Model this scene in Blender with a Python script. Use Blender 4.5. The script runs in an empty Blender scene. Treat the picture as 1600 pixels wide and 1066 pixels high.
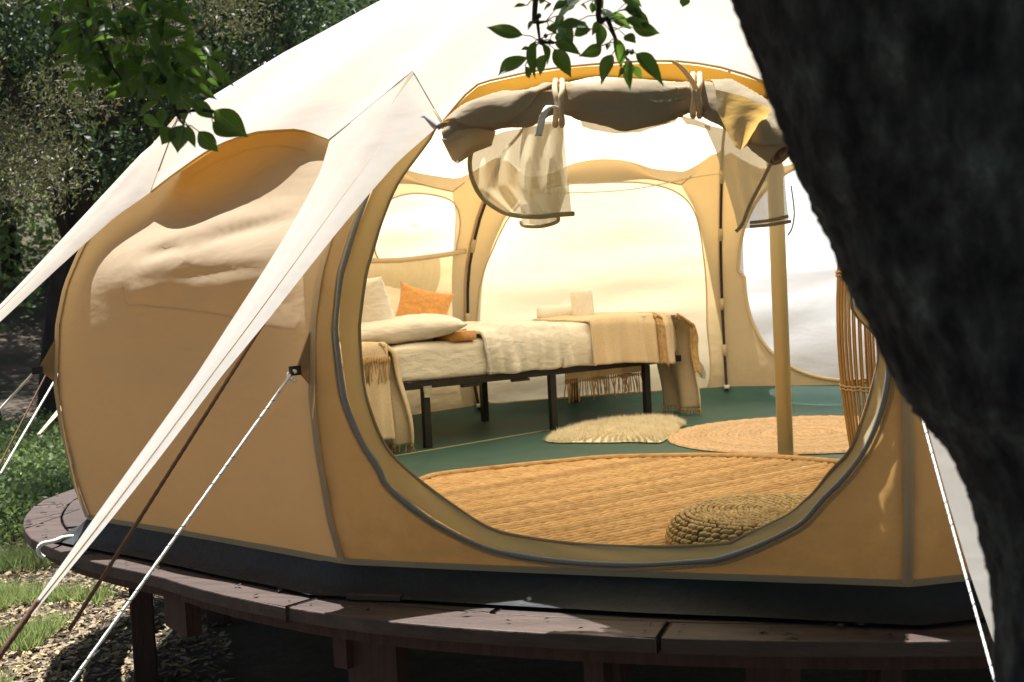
import bpy, bmesh, math, random
import numpy as np
from mathutils import Vector, Matrix
R = math.radians
rng = np.random.default_rng(7)
random.seed(7)
scn = bpy.context.scene
col = scn.collection

# ------------------------------------------------------------------ camera
CF = 2149.205                      # focal length in pixels of a 1600 px wide picture
CP = np.array([0.227, -5.861, 0.894])
YAW, PIT, ROL = 0.227, -0.057, -0.050
FW = np.array([-math.sin(YAW)*math.cos(PIT), math.cos(YAW)*math.cos(PIT), math.sin(PIT)])
_rt = np.array([math.cos(YAW), math.sin(YAW), 0.0]); _up = np.cross(_rt, FW)
RT = math.cos(ROL)*_rt+math.sin(ROL)*_up
UP = -math.sin(ROL)*_rt+math.cos(ROL)*_up
cam_d = bpy.data.cameras.new('camera'); cam = bpy.data.objects.new('camera', cam_d); col.objects.link(cam)
m = Matrix.Identity(4)
for i, v in enumerate((RT, UP, -FW)):
    for j in range(3): m[j][i] = v[j]
m.translation = Vector(CP)
cam.matrix_world = m
cam_d.sensor_width = 36; cam_d.lens = CF/1600*36
cam_d.clip_start = 0.05; cam_d.clip_end = 500
cam_d.dof.use_dof = True; cam_d.dof.focus_distance = 4.4; cam_d.dof.aperture_fstop = 7
scn.camera = cam

# ------------------------------------------------------------------ light
SUN_AZ, SUN_EL = R(131), R(73)     # azimuth measured from +X towards +Y
world = bpy.data.worlds.new('World'); scn.world = world; world.use_nodes = True
wn = world.node_tree; bg = wn.nodes['Background']
sky = wn.nodes.new('ShaderNodeTexSky'); sky.sky_type = 'NISHITA'; sky.sun_disc = False
sky.sun_elevation = SUN_EL; sky.sun_rotation = R(90)-SUN_AZ
wn.links.new(sky.outputs[0], bg.inputs[0]); bg.inputs[1].default_value = 0.06
sd = Vector((math.cos(SUN_AZ)*math.cos(SUN_EL), math.sin(SUN_AZ)*math.cos(SUN_EL), math.sin(SUN_EL)))
sl = bpy.data.lights.new('sun', 'SUN'); sl.energy = 4.8; sl.angle = R(0.5); sl.color = (1, .98, .95)
so = bpy.data.objects.new('sun', sl); col.objects.link(so)
so.rotation_euler = sd.to_track_quat('Z', 'Y').to_euler()
vs = scn.view_settings
vs.view_transform = 'Standard'; vs.look = 'None'; vs.gamma = 1; vs.use_curve_mapping = False
vs.exposure = 1.6
try:
    scn.cycles.max_bounces = 12; scn.cycles.diffuse_bounces = 6; scn.cycles.transmission_bounces = 8
    scn.cycles.transparent_max_bounces = 24; scn.cycles.sample_clamp_indirect = 6
except Exception: pass

# ------------------------------------------------------------------ measuring helpers (real depth planes)
def ray(x, y): return FW+RT*(x-800)/CF-UP*(y-533)/CF
def atz(x, y, z): d = ray(x, y); return CP+d*(z-CP[2])/d[2]
def onplane(x, y, p0, n):
    d = ray(x, y); p0 = np.array(p0, float); n = np.array(n, float); return CP+d*((p0-CP)@n)/(d@n)
def atdepth(x, y, t): return CP+ray(x, y)*t

# ------------------------------------------------------------------ object helpers
def mk(name, verts, faces, mat=None, parent=None, smooth=True, label=None, cat=None, group=None, kind=None, solid=None, sub=0, uv=None):
    me = bpy.data.meshes.new(name)
    verts = np.asarray(verts, dtype=np.float32)
    if isinstance(faces, np.ndarray):
        nf, k = faces.shape
        me.vertices.add(len(verts)); me.vertices.foreach_set('co', verts.ravel())
        me.loops.add(nf*k); me.loops.foreach_set('vertex_index', faces.astype(np.int32).ravel())
        me.polygons.add(nf); me.polygons.foreach_set('loop_start', np.arange(0, nf*k, k, dtype=np.int32))
        me.update(calc_edges=True); me.validate()
    else:
        me.from_pydata([tuple(map(float, v)) for v in verts], [], faces); me.update()
    if smooth: me.polygons.foreach_set('use_smooth', [True]*len(me.polygons))
    if mat: me.materials.append(mat)
    if uv is not None:
        ul = me.uv_layers.new(name='UVMap')
        li = np.zeros(len(me.loops), dtype=np.int32); me.loops.foreach_get('vertex_index', li)
        ul.data.foreach_set('uv', np.asarray(uv, dtype=np.float32)[li].ravel())
    o = bpy.data.objects.new(name, me); col.objects.link(o)
    if parent: o.parent = parent
    tag(o, label, cat, group, kind)
    if solid:
        s = o.modifiers.new('s', 'SOLIDIFY'); s.thickness = solid; s.offset = 0
    if sub:
        s = o.modifiers.new('sub', 'SUBSURF'); s.levels = sub; s.render_levels = sub
    return o
def tag(o, label=None, cat=None, group=None, kind=None):
    for k, v in (('label', label), ('category', cat), ('group', group), ('kind', kind)):
        if v: o[k] = v
    return o
def empty(name, loc=(0, 0, 0), label=None, cat=None, group=None):
    o = bpy.data.objects.new(name, None); col.objects.link(o); o.location = loc; o.empty_display_size = .1
    return tag(o, label, cat, group)
def share(name, src, parent, mw=None):
    o = bpy.data.objects.new(name, src.data if hasattr(src, 'data') else src); col.objects.link(o); o.parent = parent
    if mw is not None: o.matrix_local = mw
    return o
class MB:
    """collects shapes into one mesh"""
    def __init__(s): s.v = []; s.f = []
    def add(s, v, f):
        b = len(s.v); s.v += [tuple(map(float, p)) for p in v]; s.f += [tuple(i+b for i in q) for q in f]; return s
    def box(s, c, size, ax=None):
        c = np.array(c, float); h = np.array(size)/2
        ax = np.eye(3) if ax is None else np.array(ax, float)
        vs_ = [c+ax[0]*h[0]*a+ax[1]*h[1]*b+ax[2]*h[2]*d for a in (-1, 1) for b in (-1, 1) for d in (-1, 1)]
        return s.add(vs_, [(0, 1, 3, 2), (4, 6, 7, 5), (0, 4, 5, 1), (2, 3, 7, 6), (0, 2, 6, 4), (1, 5, 7, 3)])
    def tube(s, path, r, n=8, cap=True):
        v, f = tube(path, r, n, cap); return s.add(v, f)
    def build(s, name, mat, parent=None, **k): return mk(name, s.v, s.f, mat, parent, **k)
def frames(path):
    P = np.array(path, float); T = np.gradient(P, axis=0); T /= np.linalg.norm(T, axis=1)[:, None]+1e-12
    a = np.array([0, 0, 1.0]) if abs(T[0][2]) < .9 else np.array([1.0, 0, 0])
    N = [np.cross(T[0], a)]; N[0] /= np.linalg.norm(N[0])
    for i in range(1, len(P)):
        n = N[-1]-T[i]*(N[-1]@T[i]); N.append(n/(np.linalg.norm(n)+1e-12))
    N = np.array(N); B = np.cross(T, N); return P, T, N, B
def tube(path, r, n=8, cap=True):
    P, T, N, B = frames(path); r = np.broadcast_to(np.array(r, float), (len(P),))
    v = []; f = []
    for i in range(len(P)):
        for j in range(n):
            a = 2*math.pi*j/n; v.append(P[i]+(N[i]*math.cos(a)+B[i]*math.sin(a))*r[i])
    for i in range(len(P)-1):
        for j in range(n):
            f.append((i*n+j, i*n+(j+1) % n, (i+1)*n+(j+1) % n, (i+1)*n+j))
    if cap: f.append(tuple(range(n))[::-1]); f.append(tuple((len(P)-1)*n+j for j in range(n)))
    return v, f
def smooth_path(pts, n=40, closed=False):
    P = np.array(pts, float); k = len(P); out = []
    segs = k if closed else k-1
    for i in range(segs):
        if closed: a, b, c, d = P[(i-1) % k], P[i], P[(i+1) % k], P[(i+2) % k]
        else: a, b, c, d = P[max(i-1, 0)], P[i], P[i+1], P[min(i+2, k-1)]
        m_ = max(2, n//segs)
        for t in np.arange(m_)/m_:
            out.append(.5*((2*b)+(-a+c)*t+(2*a-5*b+4*c-d)*t*t+(-a+3*b-3*c+d)*t**3))
    if not closed: out.append(P[-1])
    return np.array(out)
def grid(fn, nu, nv):
    v = [fn(i/nu, j/nv) for i in range(nu+1) for j in range(nv+1)]
    f = [(i*(nv+1)+j, (i+1)*(nv+1)+j, (i+1)*(nv+1)+j+1, i*(nv+1)+j+1) for i in range(nu) for j in range(nv)]
    return v, f
def resample(P, n):
    P = np.array(P, float); d = np.r_[0, np.cumsum(np.linalg.norm(np.diff(P, axis=0), axis=1))]
    t = np.linspace(0, d[-1], n); return np.stack([np.interp(t, d, P[:, k]) for k in range(P.shape[1])], 1)
_h = rng.random((64, 64))
def noise2(x, y):
    x = np.asarray(x, float); y = np.asarray(y, float)
    xi = np.floor(x).astype(int); yi = np.floor(y).astype(int); fx = x-xi; fy = y-yi
    fx = fx*fx*(3-2*fx); fy = fy*fy*(3-2*fy); g = lambda a, b: _h[a % 64, b % 64]
    return (g(xi, yi)*(1-fx)+g(xi+1, yi)*fx)*(1-fy)+(g(xi, yi+1)*(1-fx)+g(xi+1, yi+1)*fx)*fy-.5

# ------------------------------------------------------------------ materials
def new_mat(name):
    mt = bpy.data.materials.new(name); mt.use_nodes = True; nt = mt.node_tree
    for n in list(nt.nodes): nt.nodes.remove(n)
    out = nt.nodes.new('ShaderNodeOutputMaterial'); return mt, nt, out
def nd(nt, t, **k):
    n = nt.nodes.new(t)
    for a, b in k.items():
        if a.startswith('_'): setattr(n, a[1:], b)
        else: n.inputs[a].default_value = b
    return n
def rampcol(nt, fac, stops):
    r = nt.nodes.new('ShaderNodeValToRGB'); e = r.color_ramp.elements
    while len(e) < len(stops): e.new(.5)
    for i, (p, c) in enumerate(stops): e[i].position = p; e[i].color = (*c, 1)
    nt.links.new(fac, r.inputs[0]); return r.outputs[0]
def coords(nt, scale=(1, 1, 1), kind='Object'):
    tc = nt.nodes.new('ShaderNodeTexCoord'); mp = nt.nodes.new('ShaderNodeMapping'); mp.inputs['Scale'].default_value = scale
    nt.links.new(tc.outputs[kind], mp.inputs[0]); return mp.outputs[0]
def surf(name, c1, c2=None, scale=8, rough=.8, bump=.2, bscale=60, stretch=(1, 1, 1), metal=0, detail=6, bdist=.01, spec=.3, sheen=0, stops=None, rot=0):
    mt, nt, out = new_mat(name); L = nt.links.new
    p = nt.nodes.new('ShaderNodeBsdfPrincipled'); L(p.outputs[0], out.inputs[0])
    co = coords(nt, stretch)
    if rot:
        rm = nt.nodes.new('ShaderNodeMapping'); rm.inputs['Rotation'].default_value = (0, 0, -rot); L(nt.nodes['Texture Coordinate'].outputs['Object'], rm.inputs[0])
        mp = nt.nodes.new('ShaderNodeMapping'); mp.inputs['Scale'].default_value = stretch; L(rm.outputs[0], mp.inputs[0]); co = mp.outputs[0]
    n = nd(nt, 'ShaderNodeTexNoise', Scale=scale, Detail=detail, Roughness=.65); L(co, n.inputs['Vector'])
    c2 = c2 or tuple(min(1, x*1.25) for x in c1)
    L(rampcol(nt, n.outputs[0], stops or [(.3, c1), (.7, c2)]), p.inputs['Base Color'])
    p.inputs['Roughness'].default_value = rough; p.inputs['Metallic'].default_value = metal
    p.inputs['Specular IOR Level'].default_value = spec
    if sheen: p.inputs['Sheen Weight'].default_value = sheen
    if bump:
        b = nd(nt, 'ShaderNodeBump', Strength=bump, Distance=bdist); n2 = nd(nt, 'ShaderNodeTexNoise', Scale=bscale, Detail=5)
        L(co, n2.inputs['Vector']); L(n2.outputs[0], b.inputs['Height']); L(b.outputs[0], p.inputs['Normal'])
    return mt
def cloth(name, refl, trans, mix=.4, weave=900, wrinkle=.25, wscale=3.5, stain=.06, transp=0, wdist=.02, rough=0, dirt=0):
    """woven cloth: diffuse reflection plus light passing through"""
    mt, nt, out = new_mat(name); L = nt.links.new
    co = coords(nt)
    n = nd(nt, 'ShaderNodeTexNoise', Scale=2.3, Detail=7, Roughness=.7); L(co, n.inputs['Vector'])
    lo = tuple(x*(1-stain*2) for x in refl)
    c = rampcol(nt, n.outputs[0], [(.3, lo), (.65, refl)])
    tlo = tuple(x*(1-stain*1.5) for x in trans)
    tc_ = rampcol(nt, n.outputs[0], [(.3, tlo), (.65, trans)])
    if dirt:   # splash marks and water stains in the lowest hand's breadth
        sp = nt.nodes.new('ShaderNodeSeparateXYZ'); L(co, sp.inputs[0]); nz = nd(nt, 'ShaderNodeTexNoise', Scale=14, Detail=8, Roughness=.75); L(co, nz.inputs['Vector'])
        mr = nd(nt, 'ShaderNodeMapRange'); L(sp.outputs[2], mr.inputs[0]); mr.inputs[1].default_value = .07; mr.inputs[2].default_value = .34; mr.inputs[3].default_value = .34; mr.inputs[4].default_value = -.05
        ad = nd(nt, 'ShaderNodeMath', _operation='ADD'); L(mr.outputs[0], ad.inputs[0]); L(nz.outputs[0], ad.inputs[1])
        fm = rampcol(nt, ad.outputs[0], [(.56, (1, 1, 1)), (.82, (1-dirt, 1-dirt*1.05, 1-dirt*1.1))])
        nw = []
        for src in (c, tc_):
            mm = nt.nodes.new('ShaderNodeMix'); mm.data_type = 'RGBA'; mm.blend_type = 'MULTIPLY'; mm.inputs[0].default_value = 1; L(src, mm.inputs[6]); L(fm, mm.inputs[7]); nw.append(mm.outputs[2])
        c, tc_ = nw
    d = nt.nodes.new('ShaderNodeBsdfDiffuse'); t = nt.nodes.new('ShaderNodeBsdfTranslucent'); mx = nd(nt, 'ShaderNodeMixShader', Fac=mix)
    L(c, d.inputs[0]); L(tc_, t.inputs[0]); L(d.outputs[0], mx.inputs[1]); L(t.outputs[0], mx.inputs[2])
    w = nd(nt, 'ShaderNodeTexNoise', Scale=wscale, Detail=3, Distortion=.3); L(coords(nt, (1, 1, 2.2)), w.inputs['Vector'])
    b = nd(nt, 'ShaderNodeBump', Strength=wrinkle, Distance=wdist); L(w.outputs[0], b.inputs['Height'])
    w2 = nd(nt, 'ShaderNodeTexNoise', Scale=weave, Detail=2); L(co, w2.inputs['Vector'])
    b2 = nd(nt, 'ShaderNodeBump', Strength=.25, Distance=.0008); L(w2.outputs[0], b2.inputs['Height']); L(b.outputs[0], b2.inputs['Normal'])
    L(b2.outputs[0], d.inputs['Normal']); L(b2.outputs[0], t.inputs['Normal'])
    sh = mx.outputs[0]
    if transp:
        tr = nt.nodes.new('ShaderNodeBsdfTransparent'); m2 = nd(nt, 'ShaderNodeMixShader', Fac=transp)
        L(sh, m2.inputs[1]); L(tr.outputs[0], m2.inputs[2]); sh = m2.outputs[0]
    L(sh, out.inputs[0]); return mt
def mesh_net(name, colr, scale=420, open_=.36):
    mt, nt, out = new_mat(name); L = nt.links.new
    co = coords(nt); v = nd(nt, 'ShaderNodeTexNoise', Scale=9, Detail=3); L(co, v.inputs['Vector'])
    r = rampcol(nt, v.outputs[0], [(.3, (open_*.85,)*3), (.7, (open_*1.15,)*3)])
    d = nd(nt, 'ShaderNodeBsdfDiffuse', Color=(*colr, 1)); t = nd(nt, 'ShaderNodeBsdfTranslucent', Color=(*colr, 1)); mx = nd(nt, 'ShaderNodeMixShader', Fac=.5)
    L(d.outputs[0], mx.inputs[1]); L(t.outputs[0], mx.inputs[2])
    tr = nt.nodes.new('ShaderNodeBsdfTransparent'); m2 = nt.nodes.new('ShaderNodeMixShader')
    L(r, m2.inputs[0]); L(mx.outputs[0], m2.inputs[1]); L(tr.outputs[0], m2.inputs[2]); L(m2.outputs[0], out.inputs[0]); return mt
def leafmat(name, c1, c2, tr, mix=.4, rough=.45, obj=True):
    mt, nt, out = new_mat(name); L = nt.links.new
    if obj: oi = nt.nodes.new('ShaderNodeObjectInfo'); fac = oi.outputs['Random']
    else: g = nt.nodes.new('ShaderNodeNewGeometry'); fac = g.outputs['Random Per Island']
    c = rampcol(nt, fac, [(.0, c1), (.8, c2), (1.0, tuple(x*1.5 for x in c2[:2])+(c2[2],))])
    p = nt.nodes.new('ShaderNodeBsdfPrincipled'); L(c, p.inputs['Base Color']); p.inputs['Roughness'].default_value = rough; p.inputs['Specular IOR Level'].default_value = .5 if obj else .22
    t = nd(nt, 'ShaderNodeBsdfTranslucent', Color=(*tr, 1)); mx = nd(nt, 'ShaderNodeMixShader', Fac=mix)
    L(p.outputs[0], mx.inputs[1]); L(t.outputs[0], mx.inputs[2]); L(mx.outputs[0], out.inputs[0]); return mt

M = {}
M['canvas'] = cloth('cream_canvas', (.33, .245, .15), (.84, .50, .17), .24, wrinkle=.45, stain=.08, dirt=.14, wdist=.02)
M['canvas_lit_tone'] = cloth('cream_canvas_lit_tone', (.58, .47, .32), (.94, .70, .36), .36, wrinkle=.4, stain=.05, dirt=.12)  # same canvas with the sun behind the back panels put into its colour
M['lining'] = cloth('orange_hood_lining', (.42, .27, .08), (.95, .55, .10), .45, wrinkle=.3)
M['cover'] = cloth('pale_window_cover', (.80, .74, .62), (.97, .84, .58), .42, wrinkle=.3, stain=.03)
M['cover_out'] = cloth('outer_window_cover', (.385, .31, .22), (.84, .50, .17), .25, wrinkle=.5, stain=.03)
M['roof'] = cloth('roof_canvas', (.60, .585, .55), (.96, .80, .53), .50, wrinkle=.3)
M['hem'] = cloth('canvas_hem', (.38, .31, .20), (.45, .26, .09), .3, wrinkle=.2)
M['sleeve'] = cloth('rib_sleeve_canvas', (.50, .40, .27), (.55, .32, .11), .3, wrinkle=.3)
M['trim'] = cloth('canvas_binding', (.55, .45, .27), (.7, .48, .18), .4, wrinkle=.2)
M['sheer'] = cloth('white_door_sheet', (.84, .88, .95), (.92, .95, 1.0), .62, wrinkle=.2, stain=.01, transp=.12)
M['roll'] = cloth('rolled_canvas', (.47, .42, .30), (.92, .58, .16), .40, wrinkle=.45, wscale=8, wdist=.02)
M['net'] = mesh_net('insect_mesh', (.66, .57, .38), open_=.27)
M['netfine'] = mesh_net('insect_mesh_layer', (.64, .56, .38), 380, .20)
M['binding'] = cloth('olive_binding', (.55, .48, .28), (.75, .6, .28), .45)
M['groundsheet'] = surf('green_groundsheet', (.022, .072, .062), (.036, .104, .09), 5, .55, .25, 300, bdist=.002, spec=.4)
M['skirt'] = surf('dark_skirt', (.005, .007, .009), (.010, .014, .016), 6, .6, .4, 40)
M['black'] = surf('black_metal', (.008, .008, .009), (.015, .015, .016), 20, .45, .05, 200, spec=.4)
M['polemetal'] = surf('brass_coated_pole', (.55, .47, .28), (.62, .54, .34), 3, .4, .05, 90, (1, 1, .1), metal=.1, spec=.5)
M['clip'] = cloth('beige_webbing', (.7, .58, .38), (.7, .5, .25), .3)
M['zip'] = surf('grey_zip', (.13, .125, .12), (.20, .19, .18), 200, .35, .5, 500, bdist=.002, spec=.6)
M['rope_w'] = surf('white_cord', (.62, .61, .58), (.75, .74, .7), 60, .8, .6, 400, bdist=.002)
M['rope_fleck'] = surf('dark_fleck', (.03, .04, .07), (.05, .06, .1), 60, .8, 0)
M['rope_b'] = surf('brown_cord', (.10, .05, .03), (.16, .08, .05), 60, .8, .6, 400, bdist=.002)
M['sheet'] = cloth('white_bedding', (.82, .79, .73), (.7, .6, .45), .12, wrinkle=.7, wscale=13, stain=.02)
M['sheet2'] = cloth('cream_bedding', (.78, .74, .65), (.6, .5, .35), .1, wrinkle=.6, wscale=12, stain=.02)
M['towel'] = surf('white_towelling', (.72, .68, .60), (.80, .76, .69), 60, .95, .6, 350, bdist=.004)
M['cushion'] = surf('mustard_wool', (.55, .25, .07), (.70, .36, .12), 90, .95, .7, 260, bdist=.004, sheen=.3)
M['throw'] = surf('woven_throw', (.60, .46, .30), (.78, .65, .46), 120, .95, .8, 240, (1, 1, 3), bdist=.004)
M['fringe'] = surf('knotted_fringe', (.34, .21, .09), (.58, .40, .20), 60, .95, .4, 200)
M['jute'] = surf('jute_braid', (.42, .22, .08), (.72, .47, .22), 30, .95, .5, 110, (.45, 1.6, 1), bdist=.004, rot=.262, stops=[(.25, (.34, .19, .08)), (.45, (.60, .38, .18)), (.75, (.76, .54, .30))])
M['jute2'] = surf('jute_braid_pale', (.5, .28, .13), (.74, .50, .28), 45, .95, .9, 160, bdist=.006, stops=[(.25, (.42, .26, .14)), (.45, (.66, .46, .29)), (.75, (.80, .62, .44))])
M['wicker'] = surf('water_hyacinth', (.34, .22, .09), (.72, .56, .30), 40, .7, .4, 300, spec=.4, stops=[(.3, (.28, .17, .06)), (.5, (.55, .4, .19)), (.75, (.74, .58, .33))])
M['bamboo'] = surf('bamboo', (.24, .14, .045), (.46, .29, .11), 12, .5, .2, 60, (6, 6, .5), spec=.4)
M['wool'] = surf('sheepskin_wool', (.80, .73, .56), (.88, .82, .68), 30, .95, .2, 200)
M['wood'] = surf('stained_deck_wood', (.018, .010, .007), (.05, .029, .022), 5, .6, .5, 30, (.6, 6, 6), bdist=.006, spec=.35)
M['woodtop'] = surf('deck_rim_wood', (.020, .011, .008), (.065, .038, .029), 4, .6, .5, 30, (1, 5, 5), bdist=.006, spec=.35)
M['post'] = surf('post_wood', (.03, .014, .010), (.06, .03, .022), 6, .8, .5, 30, (6, 6, .6), bdist=.006)
M['screw'] = surf('steel_screw', (.4, .4, .4), (.5, .5, .5), 20, .35, 0, metal=.8)
M['galv'] = surf('galvanised_steel', (.35, .37, .3), (.6, .6, .5), 80, .4, .2, 100, metal=.6)
M['print'] = surf('faded_grey_print', (.40, .38, .34), (.45, .43, .38), 20, .9, 0)
M['stitch'] = surf('dark_stitching', (.05, .04, .04), (.09, .07, .06), 60, .9, 0)
M['bark'] = surf('rough_bark', (.018, .016, .018), (.06, .056, .056), 24, .9, 1, 34, (1, 1, .45), bdist=.02, spec=.2, stops=[(.38, (.012, .011, .012)), (.54, (.040, .036, .036)), (.64, (.07, .074, .066)), (.76, (.16, .17, .15))])
M['bark2'] = surf('dark_tree_bark', (.02, .017, .014), (.05, .043, .036), 9, .95, .8, 30, (1, 1, .4), bdist=.02)
M['leaf'] = leafmat('apple_leaf', (.014, .036, .012), (.036, .070, .02), (.16, .30, .035), .40, .38)
M['leafcrown'] = leafmat('apple_crown_leaf', (.03, .07, .018), (.06, .13, .03), (.2, .4, .05), .35, .4, False)
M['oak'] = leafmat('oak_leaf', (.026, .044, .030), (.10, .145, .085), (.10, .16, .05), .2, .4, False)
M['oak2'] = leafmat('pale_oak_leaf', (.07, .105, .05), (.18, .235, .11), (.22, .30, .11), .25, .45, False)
M['olive'] = leafmat('olive_leaf', (.042, .046, .026), (.15, .145, .085), (.18, .18, .07), .25, .5, False)
M['shrub'] = leafmat('shrub_leaf', (.07, .11, .05), (.20, .26, .11), (.26, .36, .11), .3, .5, False)
M['grass'] = leafmat('grass_blade', (.09, .13, .055), (.27, .30, .15), (.30, .38, .12), .4, .5, False)
M['litterleaf'] = leafmat('dry_leaf', (.09, .065, .04), (.32, .245, .155), (.2, .1, .05), .1, .8, False)
M['fruit'] = surf('small_green_fruit', (.04, .06, .04), (.07, .1, .05), 30, .35, 0, spec=.5)
def leaf_veins(m):
    nt = m.node_tree; L = nt.links.new; p = nt.nodes['Principled BSDF']; t = [n for n in nt.nodes if n.type == 'BSDF_TRANSLUCENT'][0]; src = p.inputs['Base Color'].links[0].from_socket
    tc = nt.nodes.new('ShaderNodeTexCoord'); sp = nt.nodes.new('ShaderNodeSeparateXYZ'); L(tc.outputs['Object'], sp.inputs[0])
    ab = nd(nt, 'ShaderNodeMath', _operation='ABSOLUTE'); L(sp.outputs[1], ab.inputs[0])
    mid = rampcol(nt, ab.outputs[0], [(.012, (1, 1, 1)), (.03, (0, 0, 0))])
    m1 = nd(nt, 'ShaderNodeMath', _operation='MULTIPLY'); L(ab.outputs[0], m1.inputs[0]); m1.inputs[1].default_value = -.8
    m2 = nd(nt, 'ShaderNodeMath', _operation='ADD'); L(sp.outputs[0], m2.inputs[0]); L(m1.outputs[0], m2.inputs[1])
    m3 = nd(nt, 'ShaderNodeMath', _operation='MULTIPLY'); L(m2.outputs[0], m3.inputs[0]); m3.inputs[1].default_value = 60
    sn = nd(nt, 'ShaderNodeMath', _operation='SINE'); L(m3.outputs[0], sn.inputs[0])
    sv = rampcol(nt, sn.outputs[0], [(.86, (0, 0, 0)), (.98, (.55, .55, .55))])
    mx = nd(nt, 'ShaderNodeMath', _operation='MAXIMUM'); L(mid, mx.inputs[0]); L(sv, mx.inputs[1])
    nz = nd(nt, 'ShaderNodeTexNoise', Scale=7, Detail=5); L(tc.outputs['Object'], nz.inputs['Vector'])
    bl = rampcol(nt, nz.outputs[0], [(.3, (.65, .7, .6)), (.7, (1.1, 1.05, 1))])
    mm = nt.nodes.new('ShaderNodeMix'); mm.data_type = 'RGBA'; mm.blend_type = 'MULTIPLY'; mm.inputs[0].default_value = 1; L(src, mm.inputs[6]); L(bl, mm.inputs[7])
    m4 = nt.nodes.new('ShaderNodeMix'); m4.data_type = 'RGBA'; L(mx.outputs[0], m4.inputs[0]); L(mm.outputs[2], m4.inputs[6]); m4.inputs[7].default_value = (.13, .2, .07, 1); L(m4.outputs[2], p.inputs['Base Color'])
    bu = nd(nt, 'ShaderNodeBump', Strength=.5, Distance=.002); L(mx.outputs[0], bu.inputs['Height']); L(bu.outputs[0], p.inputs['Normal'])
leaf_veins(M['leaf'])
def ground_mat():
    mt, nt, out = new_mat('leafy_soil'); L = nt.links.new
    p = nt.nodes.new('ShaderNodeBsdfPrincipled'); L(p.outputs[0], out.inputs[0]); p.inputs['Roughness'].default_value = .95
    co = coords(nt)
    a = nd(nt, 'ShaderNodeTexNoise', Scale=.6, Detail=8, Roughness=.7); L(co, a.inputs['Vector'])
    c = rampcol(nt, a.outputs[0], [(.35, (.05, .065, .03)), (.5, (.12, .09, .06)), (.62, (.22, .16, .11)), (.75, (.07, .09, .04))])
    b = nd(nt, 'ShaderNodeTexNoise', Scale=30, Detail=8, Roughness=.8); L(co, b.inputs['Vector'])
    c2 = rampcol(nt, b.outputs[0], [(.3, (.35, .35, .35)), (.65, (1, 1, 1))])
    mx = nt.nodes.new('ShaderNodeMix'); mx.data_type = 'RGBA'; mx.blend_type = 'MULTIPLY'; mx.inputs[0].default_value = .8
    L(c, mx.inputs[6]); L(c2, mx.inputs[7]); L(mx.outputs[2], p.inputs['Base Color'])
    bu = nd(nt, 'ShaderNodeBump', Strength=.9, Distance=.05); L(b.outputs[0], bu.inputs['Height']); L(bu.outputs[0], p.inputs['Normal']); return mt
M['ground'] = ground_mat()

# ------------------------------------------------------------------ terrain
GZ = -0.62
def terr(x, y):
    x = np.asarray(x, float); y = np.asarray(y, float)
    d = np.hypot(x, y+1)
    s = np.clip((d-9)/30, 0, 1.6); up = np.where(y > -4, 1, .25)
    return GZ+13*s*s*(.5+.5*np.clip(y/15, 0, 1))*up+.10*noise2(x*.5+9, y*.5+3)*np.clip((d-3.2)/2, 0, 1)+.03*noise2(x*2.1, y*2.1)*np.clip((d-3.2)/2, 0, 1)
gr = np.concatenate([np.linspace(-1, 1, 161)])
gx = np.sign(gr)*(np.abs(gr)**2.2)*140
X, Y = np.meshgrid(gx, gx, indexing='ij'); Z = terr(X, Y)
n_ = len(gx); idx = np.arange(n_*n_).reshape(n_, n_)
gf = np.stack([idx[:-1, :-1], idx[1:, :-1], idx[1:, 1:], idx[:-1, 1:]], -1).reshape(-1, 4)
mk('ground', np.stack([X, Y, Z], -1).reshape(-1, 3), gf, M['ground'], kind='structure')

# ------------------------------------------------------------------ timber deck
deck = empty('timber_deck', (0, 0, GZ), 'round dark stained timber deck on posts under the tent', 'deck')
deck.location = (0, 0, 0)
def rdeck(a):      # deck radius by angle in degrees
    a = (a+180) % 360-180
    pts = [(-180, 3.02), (-166, 3.10), (-157, 3.05), (-150, 2.99), (-140, 2.85), (-131, 2.735), (-121, 2.725), (-110, 2.715), (-98, 2.69), (-90, 2.69), (-78, 2.72), (-60, 2.75), (0, 2.8), (90, 2.8), (150, 2.9), (180, 3.02)]
    return float(np.interp(a, [p[0] for p in pts], [p[1] for p in pts]))
def arc_board(a0, a1, ri, ro, z1, th, mat, name):
    n = max(3, int(abs(a1-a0)/2.5)); v = []; f = []
    for i in range(n+1):
        a = a0+(a1-a0)*i/n; c, s = math.cos(R(a)), math.sin(R(a)); k = rdeck(a)
        for (r, z) in ((k-ri, z1), (k-ro, z1), (k-ro, z1-th), (k-ri, z1-th)): v.append((c*r, s*r, z))
    for i in range(n):
        for j in range(4):
            f.append((4*i+j, 4*i+(j+1) % 4, 4*i+4+(j+1) % 4, 4*i+4+j))
    f += [(0, 1, 2, 3), (4*n+3, 4*n+2, 4*n+1, 4*n)]
    o = mk(name, v, f, mat, deck, smooth=False)
    b = o.modifiers.new('b', 'BEVEL'); b.width = .004; b.segments = 2
    return o
edges = [-202, -181, -163.5, -141, -116.5, -94, -72.5, -50, -27, -3]
for a0, a1 in zip(edges[:-1], edges[1:]):
    arc_board(a0+.12, a1-.12, -.003+random.uniform(-.006, .006), .135, random.uniform(-.003, .001), .038, M['woodtop'], 'rim_board')
edges2 = [-210, -190, -170, -152, -128, -104.5, -82, -60, -38, -12]
for a0, a1 in zip(edges2[:-1], edges2[1:]):
    arc_board(a0+.12, a1-.12, .143, .285, random.uniform(-.004, 0), .038, M['wood'], 'rim_board')
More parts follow.
